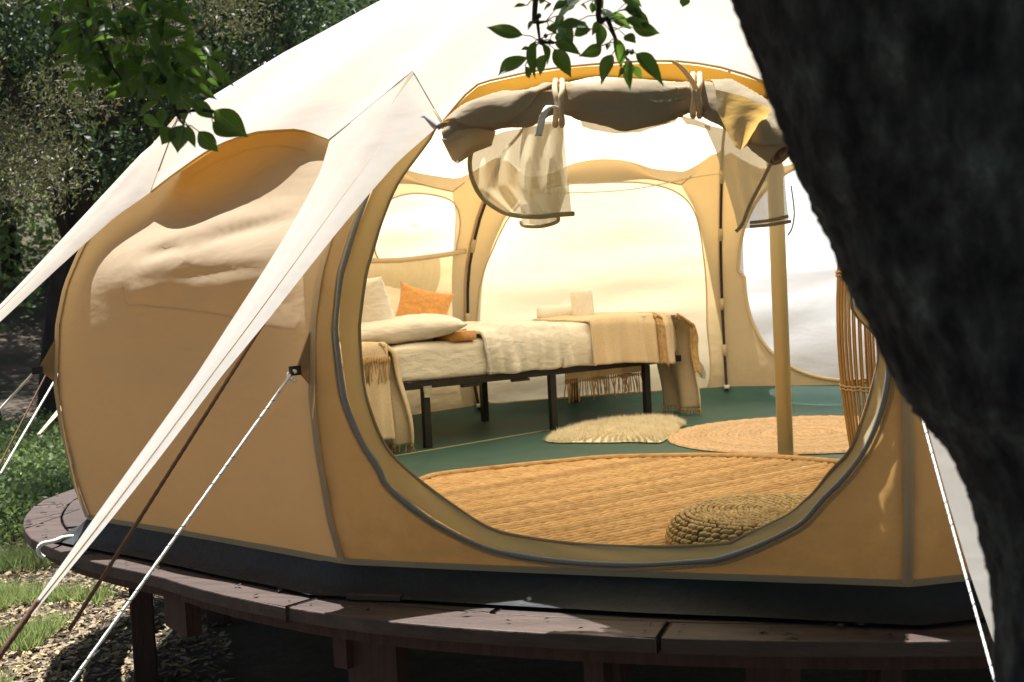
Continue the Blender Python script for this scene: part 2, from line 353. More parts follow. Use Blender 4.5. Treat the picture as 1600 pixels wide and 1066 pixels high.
for i in range(18):    # inner planks laid straight across
    y0 = -2.6+i*.305
    ym = max(abs(y0), abs(y0+.3)); hw = math.sqrt(max(.05, 2.42**2-ym**2)) if ym < 2.42 else 0
    if hw <= 0.1: continue
    b = MB().box((0, y0+.15, -.021), (2*hw, .297, .036)); b.build('plank', M['wood'], deck, smooth=False)
# fascia, beams and posts
arcf = MB()
for a0, a1 in zip(edges[:-1], edges[1:]):
    n = 9; v = []; f = []
    for i in range(n+1):
        a = a0+(a1-a0)*i/n; k = rdeck(a)-.05; c, s = math.cos(R(a)), math.sin(R(a))
        for r, z in ((k, -.041), (k-.03, -.041), (k-.03, -.085), (k, -.085)): v.append((c*r, s*r, z))
    for i in range(n):
        for j in range(4): f.append((4*i+j, 4*i+(j+1) % 4, 4*i+4+(j+1) % 4, 4*i+4+j))
    f += [(0, 1, 2, 3), (4*n+3, 4*n+2, 4*n+1, 4*n)]
    mk('fascia_board', v, f, M['post'], deck, smooth=False)
def radial_axes(a):
    u = np.array([math.cos(a), math.sin(a), 0]); n = np.array([-math.sin(a), math.cos(a), 0]); return [u, n, np.array([0, 0, 1.0])]
post_px = [(190, 2.62), (335, 2.45), (580, 2.5), (955, 2.48), (1385, 2.46)]
for px, rr in post_px:
    # angle at which radius rr shows at px
    best = min(np.linspace(-175, -50, 600), key=lambda a: abs(800+CF*((np.array([math.cos(R(a))*rr, math.sin(R(a))*rr, -.3])-CP)@RT)/((np.array([math.cos(R(a))*rr, math.sin(R(a))*rr, -.3])-CP)@FW)-px))
    a = R(best); ax = radial_axes(a)
    b = MB().box((math.cos(a)*rr, math.sin(a)*rr, -.42), (.085, .09, .62), ax); o = b.build('post', M['post'], deck, smooth=False)
    bb = o.modifiers.new('b', 'BEVEL'); bb.width = .005
    b = MB().box((math.cos(a)*(rr-.2), math.sin(a)*(rr-.2), -.14), (.62, .05, .10), ax); b.build('beam', M['post'], deck, smooth=False)
for a, w in ((-113, .17), (-88.5, .13), (-134, .2)):
    ar = R(a); k = rdeck(a)-.16; ax = radial_axes(ar)
    MB().box((math.cos(ar)*k, math.sin(ar)*k, -.155), (.05, w, .14), ax).build('brace_block', M['post'], deck, smooth=False)
for a in (-60, -35, 0, 40, 80, 120, 150):
    ar = R(a); ax = radial_axes(ar); MB().box((math.cos(ar)*2.4, math.sin(ar)*2.4, -.4), (.09, .09, .7), ax).build('post', M['post'], deck, smooth=False)
scr = MB()
for (x, y) in ((920, 1002), (1012, 1002), (560, 914)):
    p = atz(x, y, -.075) if y > 950 else atz(x, y, .004)
    scr.add([p+np.array([math.cos(t)*.006, 0, math.sin(t)*.006]) for t in np.linspace(0, 2*math.pi, 8, False)]+[p+np.array([0, -.004, 0])], [(i, (i+1) % 8, 8) for i in range(8)])
    scr.build('screw', M['screw'], deck); scr = MB()
w_ = MB(); p = atz(585, 933, .01)
MB().box(p, (.16, .022, .012), [np.array([.99, -.1, 0]), np.array([.1, .99, 0]), np.array([0, 0, 1.])]).build('batten', M['woodtop'], deck, smooth=False)

# ------------------------------------------------------------------ tent shape
NP = 10; UPV0 = np.array([0, 0, 1.0])
ANG = [-117.044, -81.062, -45.057, -9.053, 26.952, 62.956, 98.938, 134.943, 174.5, -146.55]
RK = [2.5, 2.5, 2.5, 2.5, 2.5, 2.5, 2.5, 2.5, 2.72, 2.785]
ZB = 0.077
_oz = [0.0, .077, .2, .4, .55, .76, .89, 1.01, 1.15, 1.32, 1.47, 1.6]
_oo = [-.03, 0, .035, .065, .076, .056, .022, -.035, -.12, -.262, -.396, -.52]
def off(z): return float(np.interp(z, _oz, _oo))
def rib(k, z, dr=0): a = R(ANG[k % NP]); r = RK[k % NP]+off(z)+dr; return np.array([math.cos(a)*r, math.sin(a)*r, z])
def sect(k):
    a, b = rib(k, ZB), rib(k+1, ZB); e = b-a; e /= np.linalg.norm(e); n = np.array([e[1], -e[0], 0]); return e, n
def Sf(u):
    t = min(1, max(0, min(u, 1-u))/.40); return t*t*(3-2*t)
def wall(k, u, z, dr=0):
    a, b = rib(k, z), rib(k+1, z); e, n = sect(k)
    o = off(z); bul = (-o*BUL.get(k, .6) if o < 0 else 0)*Sf(u)
    bul += (.060*Sf(u)*math.exp(-((z-.95)/.15)**2) if k == 9 else 0)
    if k == 9:
        mk9 = min(1, max(0, min(u, 1-u)/.16)); mk9 = mk9*mk9*(3-2*mk9); zz9 = min(1, max(0, (z-.93)/.22)); zz9 = zz9*zz9*(3-2*zz9)
        bul = bul-.065*mk9*zz9
    ft = 0 if k in () else .010*math.sin(7*z+3*u+k)*math.sin(math.pi*u)
    return a+(b-a)*u+n*(bul+dr+ft)
BUL = {0: .70, 9: .05, 5: .7}
def ztop(u, k=0):
    if k == 9: return float(np.interp(u, [0, .05, .1, .16, .25, .35, .5, .75, .86, .93, 1], [1.475, 1.37, 1.29, 1.27, 1.33, 1.38, 1.42, 1.43, 1.39, 1.40, 1.475]))
    if k > 0: return float(np.interp(min(u, 1-u), [0, .05, .1, .16, .25, .5], [1.475, 1.445, 1.41, 1.395, 1.43, 1.465]))
    return float(np.interp(min(u, 1-u), [0, .05, .1, .16, .25, .5], [1.475, 1.40, 1.33, 1.285, 1.33, 1.385]))
def wall_hit(k, x, y, dr=0):
    """pixel -> (u, z) on the wall of sector k"""
    z = .7; e, n = sect(k)
    for _ in range(25):
        u = .5
        for _ in range(3):
            d0 = wall(k, min(1, max(0, u)), z, dr)
            p = onplane(x, y, d0, n); a, b = rib(k, z), rib(k+1, z); L = np.linalg.norm(b-a); u = ((p-a)@e)/L
        z = z+.6*(p[2]-z); z = min(1.6, max(-.1, z))
    return u, z
tent = empty('bell_tent', (0, 0, 0), 'large cream canvas bell tent with a round open doorway', 'tent')

# --- front wall with the round doorway
inner_px = [(549, 520), (554, 591), (572, 662), (591, 702), (612, 727), (646, 757), (696, 794), (753, 830), (800, 843), (875, 854), (950, 859), (1044, 860), (1128, 855), (1150, 846), (1226, 811), (1248, 792), (1268, 774), (1294, 740), (1319, 715), (1336, 680), (1359, 607), (1371, 536)]
outer_px = [(526, 520), (534, 591), (547, 645), (568, 691), (593, 730), (607, 758), (654, 798), (711, 833), (760, 855), (800, 865), (875, 876), (987, 882), (1100, 876), (1128, 872), (1180, 854), (1244, 823), (1268, 802), (1286, 780), (1318, 748), (1349, 707), (1371, 660), (1385, 610), (1388, 556)]
inner_uz = [wall_hit(0, x, y) for x, y in inner_px]
outer_uz = [wall_hit(0, x, y) for x, y in outer_px]
# close both outlines over the top, hidden behind the rolled door cover
left_in = [wall_hit(0, x, y) for x, y in [(739, 145), (678, 183), (665, 208), (627, 260), (600, 305), (573, 383), (557, 446), (550, 502)]]
left_out = [wall_hit(0, x, y) for x, y in [(700, 150), (650, 190), (620, 232), (584, 282), (552, 367), (532, 446), (527, 505)]]
ul = [1-p[0] for p in left_in]
right_in = [(1.0-left_in[i][0], left_in[i][1]-.02) for i in range(len(left_in)-1, -1, -1)]
right_out = [(1.0-left_out[i][0]+.0, left_out[i][1]-.02) for i in range(len(left_out)-1, -1, -1)]
IN = inner_uz+[p for p in right_in if p[1] > inner_uz[-1][1]+.03]+[(.62, 1.37), (.5, 1.385), (.38, 1.38)]+left_in
OU = outer_uz+[p for p in right_out if p[1] > outer_uz[-1][1]+.03]+[(.62, 1.392), (.5, 1.395), (.38, 1.395)]+left_out
IN = smooth_path(IN, 160, True); OU = smooth_path(OU, 160, True)
cu, cz_ = .5, .74
def polar(P, n=180):
    a = np.unwrap(np.arctan2((P[:, 1]-cz_), (P[:, 0]-cu)*1.545)); r = np.hypot((P[:, 0]-cu)*1.545, P[:, 1]-cz_)
    o = np.argsort(a % (2*math.pi)); aa = (a % (2*math.pi))[o]; rr = r[o]
    t = np.linspace(0, 2*math.pi, n, False); return t, np.interp(t, np.r_[aa-2*math.pi, aa, aa+2*math.pi], np.r_[rr, rr, rr])
T_, RI = polar(IN); _, RO = polar(OU); RO = np.maximum(RO, RI+.012)
def bound(t):     # distance from the centre to the panel edge
    c, s = math.cos(t)/1.545, math.sin(t); best = 9
    for rr in np.linspace(.2, 1.3, 400):
        u = cu+c*rr; z = cz_+s*rr
        if u <= 0 or u >= 1 or z <= ZB or z >= ztop(min(1, max(0, u))): return rr
    return 1.3
RB = np.array([bound(t) for t in T_])
v = []; f = []; nr = 22; n = len(T_)
for i, t in enumerate(T_):
    r0 = min(RO[i]-.004, RB[i]-.006)
    for j in range(nr+1):
        r = r0+(RB[i]-r0)*j/nr; u = min(1, max(0, cu+math.cos(t)/1.545*r)); z = cz_+math.sin(t)*r
        dC = math.hypot((u-0)*1.5, z-.08); dD = math.hypot((1-u)*1.5, z-.08); qq = math.sin(math.pi*j/nr)
        v.append(wall(0, u, min(z, 1.48), qq*(.006*math.sin(math.atan2(z-.08, u*1.5+.01)*26)*math.exp(-dC/.35)+.006*math.sin(math.atan2(z-.08, (1-u)*1.5+.01)*24)*math.exp(-dD/.35)+.010*float(noise2(u*9, z*7))+.004*float(noise2(u*30+z*20, z*9)))))
for i in range(n):
    for j in range(nr): a, b = i*(nr+1)+j, ((i+1) % n)*(nr+1)+j; f.append((a, a+1, b+1, b))
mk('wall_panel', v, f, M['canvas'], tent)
# lip between the zip and the clear opening, set back a little
v = []; f = []; nl = 5
for i, t in enumerate(T_):
    for j in range(nl+1):
        q = j/nl; r = RO[i]+(RI[i]-RO[i])*q; r = min(r, RB[i]-.004); u = cu+math.cos(t)/1.545*r; z = cz_+math.sin(t)*r
        v.append(wall(0, u, z, -.012-.035*q+.006*math.sin(9*t+q*3)))
for i in range(n):
    for j in range(nl): a, b = i*(nl+1)+j, ((i+1) % n)*(nl+1)+j; f.append((a, a+1, b+1, b))
mk('door_lip', v, f, M['trim'], tent)
def ring(Rr, dr, rad, mat, name, amp=0.0, k=8):
    P = [wall(0, cu+math.cos(t)/1.545*min(Rr[i], RB[i]-.004), cz_+math.sin(t)*min(Rr[i], RB[i]-.004), dr) for i, t in enumerate(T_)]
    P = np.array(P+[P[0]]); vv, ff = tube(P, rad*(1+amp*np.array([noise2(i*.35, 3.) for i in range(len(P))])), k, False); return mk(name, vv, ff, mat, tent)
ring(RO, .006, .0075, M['zip'], 'door_zip', .5)
ring(RO+.014, .004, .004, M['trim'], 'zip_seam')
ring(RI, -.047, .0045, M['hem'], 'lip_hem')
# --- far panels with pale zipped covers over their openings
def cover_panel(k, px, folds, cc_, cm='cover'):
    P = smooth_path([wall_hit(k, x, y) for x, y in px], 160, True); cu_, cz2 = cc_
    a = np.arctan2(P[:, 1]-cz2, (P[:, 0]-cu_)*1.545); r = np.hypot((P[:, 0]-cu_)*1.545, P[:, 1]-cz2); o = np.argsort(a % (2*math.pi)); aa = (a % (2*math.pi))[o]; rr = r[o]
    n = 150; T2 = np.linspace(0, 2*math.pi, n, False); RO2 = np.interp(T2, np.r_[aa-2*math.pi, aa, aa+2*math.pi], np.r_[rr, rr, rr]); v = []; f = []; v2 = [wall(k, cu_, cz2)]; f2 = []; RB2 = []
    for t in T2:
        q = 1.6
        for x in np.linspace(.02, 1.6, 400):
            u = cu_+math.cos(t)/1.545*x; z = cz2+math.sin(t)*x
            if u <= 0 or u >= 1 or z <= ZB or z >= ztop(min(1, max(0, u)), k): q = x; break
        RB2.append(q)
    for i, t in enumerate(T2):
        r0 = min(RO2[i], RB2[i]-.015)
        for j in range(11): r_ = r0+(RB2[i]-r0)*j/10; v.append(wall(k, min(1, max(0, cu_+math.cos(t)/1.545*r_)), min(1.48, cz2+math.sin(t)*r_)))
        for j in range(1, 15):
            r_ = r0*j/14; u = cu_+math.cos(t)/1.545*r_; z = cz2+math.sin(t)*r_; p = wall(k, u, z); e_, n_3 = sect(k); w = 1-(j/14)**4
            if k == 9: p = p+n_3*w*(-.022*math.exp(-((z-1.0-.17*(u-.5))/.022)**2)*min(1, max(0, (u-.25)*6))+.012*math.exp(-((z-1.05-.17*(u-.5))/.03)**2)-.010*math.exp(-((z-.9-.05*(u-.5))/.018)**2)*(.5+float(noise2(u*8, 3)))+.006*math.sin(u*17-z*13))
            v2.append(p+n_3*w*folds*(.012*math.sin(z*24+3*u+2*float(noise2(u*3, z*3)))+.014*float(noise2(u*5, z*11))))
    for i in range(n):
        for j in range(10): a_, b_ = i*11+j, ((i+1) % n)*11+j; f.append((a_, a_+1, b_+1, b_))
        a_, b_ = 1+i*14, 1+((i+1) % n)*14; f2.append((0, a_, b_))
        for j in range(13): f2.append((a_+j, a_+j+1, b_+j+1, b_+j))
    mk('wall_panel', v, f, M['cover_out' if k == 9 else 'canvas_lit_tone'], tent); mk('window_cover', v2, f2, M[cm], tent)
    hb = [wall(k, cu_+math.cos(t)/1.545*min(RO2[i], RB2[i]-.015), cz2+math.sin(t)*min(RO2[i], RB2[i]-.015), -.004) for i, t in enumerate(T2)]; hb.append(hb[0])
    vv, ff = tube(hb, .0045 if k != 9 else .0012, 6, False); mk('cover_edge', vv, ff, M['clip' if k != 9 else 'cover_out'], tent)
cover_panel(6, [(745, 500), (752, 440), (770, 390), (795, 340), (830, 305), (880, 289), (950, 285), (1010, 287), (1060, 303), (1088, 340), (1101, 420), (1104, 500), (1102, 610), (1000, 619), (900, 625), (800, 630), (765, 632), (748, 570)], .3, (.5, .6))
cover_panel(7, [(585, 380), (590, 340), (605, 315), (640, 303), (680, 306), (708, 318), (718, 345), (714, 380), (706, 398), (660, 404), (600, 406), (588, 400)], .8, (lambda p: (p[0], p[1]))(wall_hit(7, 650, 355)))
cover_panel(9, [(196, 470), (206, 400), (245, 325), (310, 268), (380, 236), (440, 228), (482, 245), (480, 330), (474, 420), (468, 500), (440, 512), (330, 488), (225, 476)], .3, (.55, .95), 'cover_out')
for pts, w in (([(560, 408), (620, 407), (680, 400), (725, 393)], .014),):
    P = [np.array(wall(7, *wall_hit(7, x, y)))-sect(7)[1]*.02 for x, y in pts]; P = smooth_path(P, 24); v = []
    for p in P: v += [p-UPV0*w, p+UPV0*w]
    mk('pocket_band', v, [(2*i, 2*i+1, 2*i+3, 2*i+2) for i in range(len(P)-1)], M['clip'], tent, solid=.004)
tops = resample([wall(7, *wall_hit(7, x, y)) for x, y in [(562, 412), (620, 411), (682, 404)]], 40); bots = resample([wall(7, *wall_hit(7, x, y)) for x, y in [(562, 440), (620, 452), (672, 462)]], 40); v = []
for i in range(40):
    for j in range(9):
        q = j/8; v.append(tops[i]*(1-q)+bots[i]*q-sect(7)[1]*(.03+.010*math.sin(i*.95+q)*(.4+q)+.03*math.sin(q*3.1)))
mk('gathered_net', v, [(i*9+j, i*9+j+1, i*9+10+j, i*9+9+j) for i in range(39) for j in range(8)], M['netfine'], tent)
# --- other wall panels
for k in range(1, NP):
    if k in (6, 7, 9): continue
    nu, nv = (44, 30) if k == 9 else (24, 20)
    wr = .6
    def fn(a, b, k=k):
        z = ZB+(ztop(a, k)-ZB)*b
        e = max(0, math.sin(math.pi*a))*max(0, math.sin(math.pi*min(1, b*1.02)))
        # window cover folds: long soft diagonal pulls
        d = 0
        if b > .42:
            q = (z-.85-.22*(a-.5)); d = e*(.020*math.sin(q*23+1.2+1.5*noise2(a*3, k))+.010*noise2(a*4, z*22+k))
        return wall(k, a, z, wr*d+.004*float(noise2(a*9+k*3, z*9))*e)
    if k == 5: continue
    vv, ff = grid(fn, nu*2, nv*3 if k == 9 else nv*2); mk('wall_panel', vv, ff, M['canvas_lit_tone' if 2 < k < 9 else 'canvas'], tent)
# sector 5: far doorway, closed by a white sheet
TH = np.linspace(0, 2*math.pi, 120, False); v = []; f = []; R5 = []
for i, t in enumerate(TH):
    ro = .70*(1-.03*math.cos(4*t)); rr = 1.3
    for q in np.linspace(.2, 1.3, 300):
        u = cu+math.cos(t)/1.545*q; z = cz_+math.sin(t)*q
        if u <= 0 or u >= 1 or z <= ZB or z >= ztop(min(1, max(0, u)), 5): rr = q; break
    ro = min(ro*(.98 if math.sin(t) > 0 else .93), rr-.03); R5.append(ro)
    for j in range(9):
        r = ro+(rr-ro)*j/8; v.append(wall(5, min(1, max(0, cu+math.cos(t)/1.545*r)), min(1.48, cz_+math.sin(t)*r)))
for i in range(120):
    for j in range(8): a, b = i*9+j, ((i+1) % 120)*9+j; f.append((a, a+1, b+1, b))
mk('wall_panel', v, f, M['canvas_lit_tone'], tent)
v = [wall(5, .5, .74)]; f = []
for i, t in enumerate(TH):
    for j in range(1, 9): r = R5[i]*j/8; u = cu+math.cos(t)/1.545*r; z = cz_+math.sin(t)*r; v.append(wall(5, u, z, .012+.007*float(noise2(u*4+z*2, z*7))+.003*math.sin(z*26+u*9)))
for i in range(120):
    a = 1+i*8; b = 1+((i+1) % 120)*8; f.append((0, a, b))
    for j in range(7): f.append((a+j, a+j+1, b+j+1, b+j))
mk('far_door_sheet', v, f, M['sheer'], tent)
P5 = [wall(5, cu+math.cos(t)/1.545*R5[i], cz_+math.sin(t)*R5[i], -.01) for i, t in enumerate(TH)]; P5.append(P5[0])
vv, ff = tube(P5, .011, 8, False); mk('far_door_trim', vv, ff, M['clip'], tent)
# --- rib sleeves outside, poles inside, clips
for k in range(NP):
    zz = np.linspace(ZB, 1.47, 36)
    n_r = np.array([-math.sin(R(ANG[k])), math.cos(R(ANG[k])), 0])
    v = []; f = []
    for z in zz:
        p = rib(k, z, .006); v += [p-n_r*.013-.004*p/2.5*np.array([1, 1, 0]), p+np.array([p[0], p[1], 0])*.003, p+n_r*.013-.004*p/2.5*np.array([1, 1, 0])]
    for i in range(len(zz)-1): f += [(3*i, 3*i+1, 3*i+4, 3*i+3), (3*i+1, 3*i+2, 3*i+5, 3*i+4)]
    mk('rib_sleeve', v, f, M['sleeve'], tent)
    P = [rib(k, z, -.030) for z in np.linspace(.03, 1.5, 30)]+[np.array([math.cos(R(ANG[k]))*r, math.sin(R(ANG[k]))*r, z]) for r, z in ((1.9*RK[k]/2.5, 1.57), (1.5*RK[k]/2.5, 1.83))]
    vv, ff = tube(P, .0085, 10); rp_ = mk('rib_pole', vv, ff, M['black'], tent)
    for zc in (.30+.03*(k % 3), .58, 1.0, 1.33):
        P = [rib(k, z, -.029) for z in (zc-.035, zc, zc+.035)]; vv, ff = tube(P, .0145, 10); mk('pole_clip', vv, ff, M['clip'], rp_)
    b = MB().box(rib(k, ZB+.01, -.05), (.03, .05, .02)); b.build('corner_tab', M['sheet'], tent)
# --- hem and groundsheet
hp = []; 
for k in range(NP):
    for i in range(12): u = i/12; p = wall(k, u, ZB-.004*0, .003); hp.append(p)
HP = np.array(hp+[hp[0]])
v = []; f = []
for i, p in enumerate(HP):
    q = p/np.linalg.norm(p[:2]); v += [p+np.array([0, 0, .008+.003*float(noise2(i*.7, 1))])+q*[.002, .002, 0], p+np.array([0, 0, -.008])+q*[.008, .008, 0]]
for i in range(len(HP)-1): f.append((2*i, 2*i+1, 2*i+3, 2*i+2))
mk('canvas_hem', v, f, M['hem'], tent)
v = []; f = []
prof = [(0, 0.0), (.02, -.018), (.045, -.045), (.075, -.062), (.12, -.068)]
ns = len(HP)-1
for i in range(ns):
    p = HP[i]; r = np.linalg.norm(p[:2]); q = np.array([p[0]/r, p[1]/r, 0]); w = .012*float(noise2(i*.55, 5))
    for a, b in prof: v.append(p+q*(a*1.05+(w if a > 0 else 0)-.002)+np.array([0, 0, b+(.006*float(noise2(i*.8, a*50)) if 0 < a < .1 else 0)]))
for i in range(ns):
    for j in range(4): a, b = i*5+j, ((i+1) % ns)*5+j; f.append((a, a+1, b+1, b))
mk('groundsheet_skirt', v, f, M['skirt'], tent)
v = [(0, 0, .010)]; f = []
for i in range(ns):
    p = HP[i]; r = np.linalg.norm(p[:2]); q = np.array([p[0]/r, p[1]/r, 0])
    for rr, z in ((r*.35, .010), (r*.7, .010), (r-.26, .011), (r-.16, .016+.008*float(noise2(i*.6, 2))), (r-.07, .04+.02*float(noise2(i*.9, 8))), (r-.012, .085)): v.append(q*rr+np.array([0, 0, z]))
for i in range(ns):
    a = 1+i*6; b = 1+((i+1) % ns)*6; f.append((0, a, b))
    for j in range(5): f.append((a+j, a+j+1, b+j+1, b+j))
mk('groundsheet', v, f, M['groundsheet'], tent)
sm = atz(680, 702, .012); sm2 = atz(880, 668, .012); sm3 = atz(560, 722, .012)
vv, ff = tube([sm3, sm, sm2], .0025, 5); mk('floor_seam', vv, ff, M['clip'], tent)

# --- roof with arched edges over each opening and pulled-out canvas legs
def zprof(r): return float(np.interp(r, [0, .06, .25, .5, 1.0, 1.5, 1.8, 2.1, 2.5], [3.0, 2.92, 2.72, 2.50, 2.16, 1.87, 1.685, 1.475, 1.22]))
WT = [0, .1, .13, .18, .25, .32, .4, .5, .6, .75, .85, .92, 1.0]
WW = [.0, .232, .205, .16, .13, .108, .09, .073, .052, .043, .034, .023, .012]
DROOP = {9: .6}
LEGB = atdepth(1590, 1085, 2.72)
def leg_frame(k):
    a = R(ANG[k]); u = np.array([math.cos(a), math.sin(a), 0]); n = np.array([-math.sin(a), math.cos(a), 0]); dr = RK[k]-2.5
    S = u*(2.104+dr)+np.array([0, 0, 1.476]); T = u*(3.469+dr*1.1)+np.array([0, 0, .147])
    if k == 1:     # this leg is pegged lower and closer to the doorway
        T = LEGB-u*0
    return S, T, n, u
def legpt(k, t, c):
    S, T, n, u = leg_frame(k); w = float(np.interp(t, WT, WW))
    sag = -.03*math.sin(math.pi*t); dp = DROOP.get(k, .16)
    return S+(T-S)*t+n*(c*w*(1+(.45*max(0, 1-abs(t-.22)/.2) if (k == 1 and c < 0) else 0)))+np.array([0, 0, sag-dp*w*abs(c)**1.2+(.010 if k == 9 else .005)*math.sin(c*9+t*6)*w*6])
def K(k, s): return legpt(k, .10, s)
edge = {}
for k in range(NP):
    S0 = legpt(k, 0, 0); S1 = legpt(k+1 if k < 9 else 0, 0, 0); K0 = K(k, 1); K1 = K((k+1) % NP, -1); e, nn = sect(k)
    P = []
    for t in np.linspace(0, 1, 5)[:-1]: P.append(legpt(k, .10*t, t if t > 0 else 0) if False else S0+(K0-S0)*t)
    if k == 0:
        pts = [(700, 152, 2.235), (740, 136, 2.34), (780, 123, 2.41), (830, 112, 2.47), (880, 105, 2.5), (960, 98, 2.51), (1050, 95, 2.5), (1120, 104, 2.54), (1165, 117, 2.54), (1200, 134, 2.46)]
        A = [onplane(x, y, nn*(d-.07), nn) for x, y, d in pts]; A[0] = K0; A.append(K1)
        A = A[:-1]+[K1]
    elif k == 9:
        pts = [(275, 270, 2.42), (335, 230, 2.37), (395, 208, 2.32), (430, 204, 2.29), (470, 203, 2.25)]
        A = [K0]+[onplane(x, y, nn*d, nn) for x, y, d in pts]+[K1]
    else:
        A = [K0]
        for q in (.15, .32, .5, .68, .85):
            b = K0+(K1-K0)*q; d = b@nn; A.append(b+nn*(.10*Sf(q))+np.array([0, 0, .13*Sf(q)]))
        A.append(K1)
    A = resample(smooth_path(A, 40), 22)
    P += list(A)
    for t in np.linspace(0, 1, 5)[1:-1]: P.append(K1+(S1-K1)*t)
    edge[k] = P
E = [p for k in range(NP) for p in edge[k]]; ne = len(E)
v = []; f = []; nr = 30
scl = lambda th: float(np.interp(th, [-180, -146.55, -117.04, 134.9, 174.5, 180], [1.09, 1.114, 1, 1, 1.088, 1.09]))
for i, p in enumerate(E):
    rE = math.hypot(p[0], p[1]); th = math.degrees(math.atan2(p[1], p[0])); sc = scl(th); q = np.array([p[0]/rE, p[1]/rE, 0])
    for j in range(nr+1):
        t = j/nr; r = .05+(rE-.05)*t; z = zprof(r/sc)+(p[2]-zprof(rE/sc))*t**5
        if 0 < j < nr: z += (.016*float(noise2(i*.22, t*9))+.007*float(noise2(i*.8, t*4))*t*t)*math.sin(math.pi*t)
        v.append(q*r+np.array([0, 0, z+.0]))
for i in range(ne):
    for j in range(nr): a, b = i*(nr+1)+j, ((i+1) % ne)*(nr+1)+j; f.append((a, a+1, b+1, b))
mk('roof', v, f, M['roof'], tent)
# orange lining under the hood edge of the two near openings
for k in (0, 9):
    top = np.array(edge[k][4:(-3 if k == 0 else -6)]); nn_t = len(top); v = []; f = []
    for i in range(nn_t):
        e_, n_4 = sect(k); a_, b_ = rib(k, 1.3), rib(k+1, 1.3); u = float((top[i]-a_)@e_/np.linalg.norm(b_-a_)); u = min(.93, max(.07, u))
        low = wall(k, u, ztop(u, k)-.01, .004)
        for j in range(6): q = j/5; v.append((top[i]+np.array([0, 0, -.006]))*(1-q)+low*q+np.array([0, 0, .012*math.sin(math.pi*q)-.004*q]))
    f = [(i*6+j, i*6+j+1, i*6+7+j, i*6+6+j) for i in range(nn_t-1) for j in range(5)]
    mk('hood_lining', v, f, M['lining'], tent)
# edge piping
for k in range(NP):
    pth = np.array(edge[k][3:-2]); vv, ff = tube(pth, .0035, 6); mk('roof_edge_piping', vv, ff, M['trim'], tent)
# stitching along the chevron
for k in range(NP):
    c = [K(k, -1), legpt(k, 0, 0), K(k, 1)]
    pth = resample([c[0], c[1], c[2]], 25)+np.array([0, 0, .0035])
    vv, ff = tube(pth, [.0008+.0013*max(0, float(noise2(i*.5, k))+.3) for i in range(25)], 5); mk('leg_seam', vv, ff, M['stitch'], tent)
for k in range(NP):
    n = 40; m_ = 8; v = []; f = []
    for i in range(n+1):
        for j in range(m_+1):
            c = -1+2*j/m_; t0 = .10*abs(c); t = t0+(1-t0)*i/n
            if i == 0: p = legpt(k, 0, 0)+(K(k, math.copysign(1, c) if c else 1)-legpt(k, 0, 0))*abs(c)
            else:
                w = float(np.interp(t, WT, WW)); ww = max(w, .232*max(0, 1-(t/.10)) if t < .1 else w)
                S, Tt, nn, u = leg_frame(k); p = legpt(k, t, c)
                if t < .1: p = S+(Tt-S)*t+nn*(c*.232)+np.array([0, 0, -.03*math.sin(math.pi*t)-DROOP.get(k, .16)*.232*abs(c)**1.2])
            v.append(p)
    for i in range(n):
        for j in range(m_): a = i*(m_+1)+j; f.append((a, a+1, a+m_+2, a+m_+1))
    o = mk('canvas_leg', v, f, M['roof'], tent)
    P = [legpt(k, t, .35)+np.array([0, 0, .002]) for t in np.linspace(.16, .98, 30)]
    vv, ff = tube(P, .0011, 4); mk('leg_seam', vv, ff, M['trim'], o)
# --- centre pole
pb = atz(1228, 715, .012)
pole = MB().tube([pb+np.array([0, 0, .0]), pb+np.array([-.0, 0, 1.5]), np.array([0, 0.05, 2.93])], .033, 20); pole.build('centre_pole', M['polemetal'], tent)
MB().tube([pb+np.array([0, 0, -.005]), pb+np.array([0, 0, .012])], .052, 20).build('pole_foot', M['clip'], tent)
# --- hanging line inside
P = smooth_path([rib(7, 1.28, -.05), onplane(960, 300, rib(6, 1), sect(6)[1])*[.95, .95, 1], rib(6, 1.34, -.06), rib(6, 1.30, -.06)+np.array([.35, -.1, -.06])], 24)
vv, ff = tube(P, .003, 5); mk('inner_cord', vv, ff, M['clip'], tent)

# --- printed emblem on the back wall
e6, n6 = sect(6)
ec = np.array(wall(6, *wall_hit(6, 1078, 580)))-n6*.016
def emb(x, y): return ec-e6*x*1.0+np.array([0, 0, y])-n6*0   # e6 runs right to left as seen from inside
r0 = .095
def crescent(pts): return [emb(a*r0, b*r0) for a, b in pts]
outl1 = [(-.2, 1.0), (.15, .95), (.12, .5), (.2, .2), (-.05, -.15), (-.35, -.5), (-.6, -.35), (-.35, .1), (-.25, .5)]
outl2 = [(.15, .95), (.55, .7), (.85, .3), (1.0, -.2), (.95, -.7), (.6, -.4), (.45, -.1), (.5, .2), (.35, .55)]
for ol in (outl1, outl2): pp = crescent(ol); mk('printed_emblem', pp, [tuple(range(len(pp)))], M['print'], tent, smooth=False)
for i, ch in enumerate('SAFARI'):
    c_ = bpy.data.curves.new('lettering', 'FONT'); c_.body = ch; c_.size = .05; c_.align_x = 'CENTER'; tmp = bpy.data.objects.new('tmp', c_)
    me_ = bpy.data.meshes.new_from_object(tmp); bpy.data.objects.remove(tmp); bpy.data.curves.remove(c_); me_.materials.clear(); me_.materials.append(M['print'])
    o = bpy.data.objects.new('lettering', me_); col.objects.link(o); o.parent = tent
    a = R(-130+i*20); pos = emb(math.cos(a)*r0*1.12+.1*r0, math.sin(a)*r0*1.25-.1*r0)
    xa = Vector(-e6); ya = Vector((0, 0, 1)); za = xa.cross(ya); rr = Matrix((xa, ya, za)).transposed().to_4x4()
    o.matrix_local = Matrix.Translation(Vector(pos)) @ rr @ Matrix.Rotation(a+R(90), 4, 'Z')

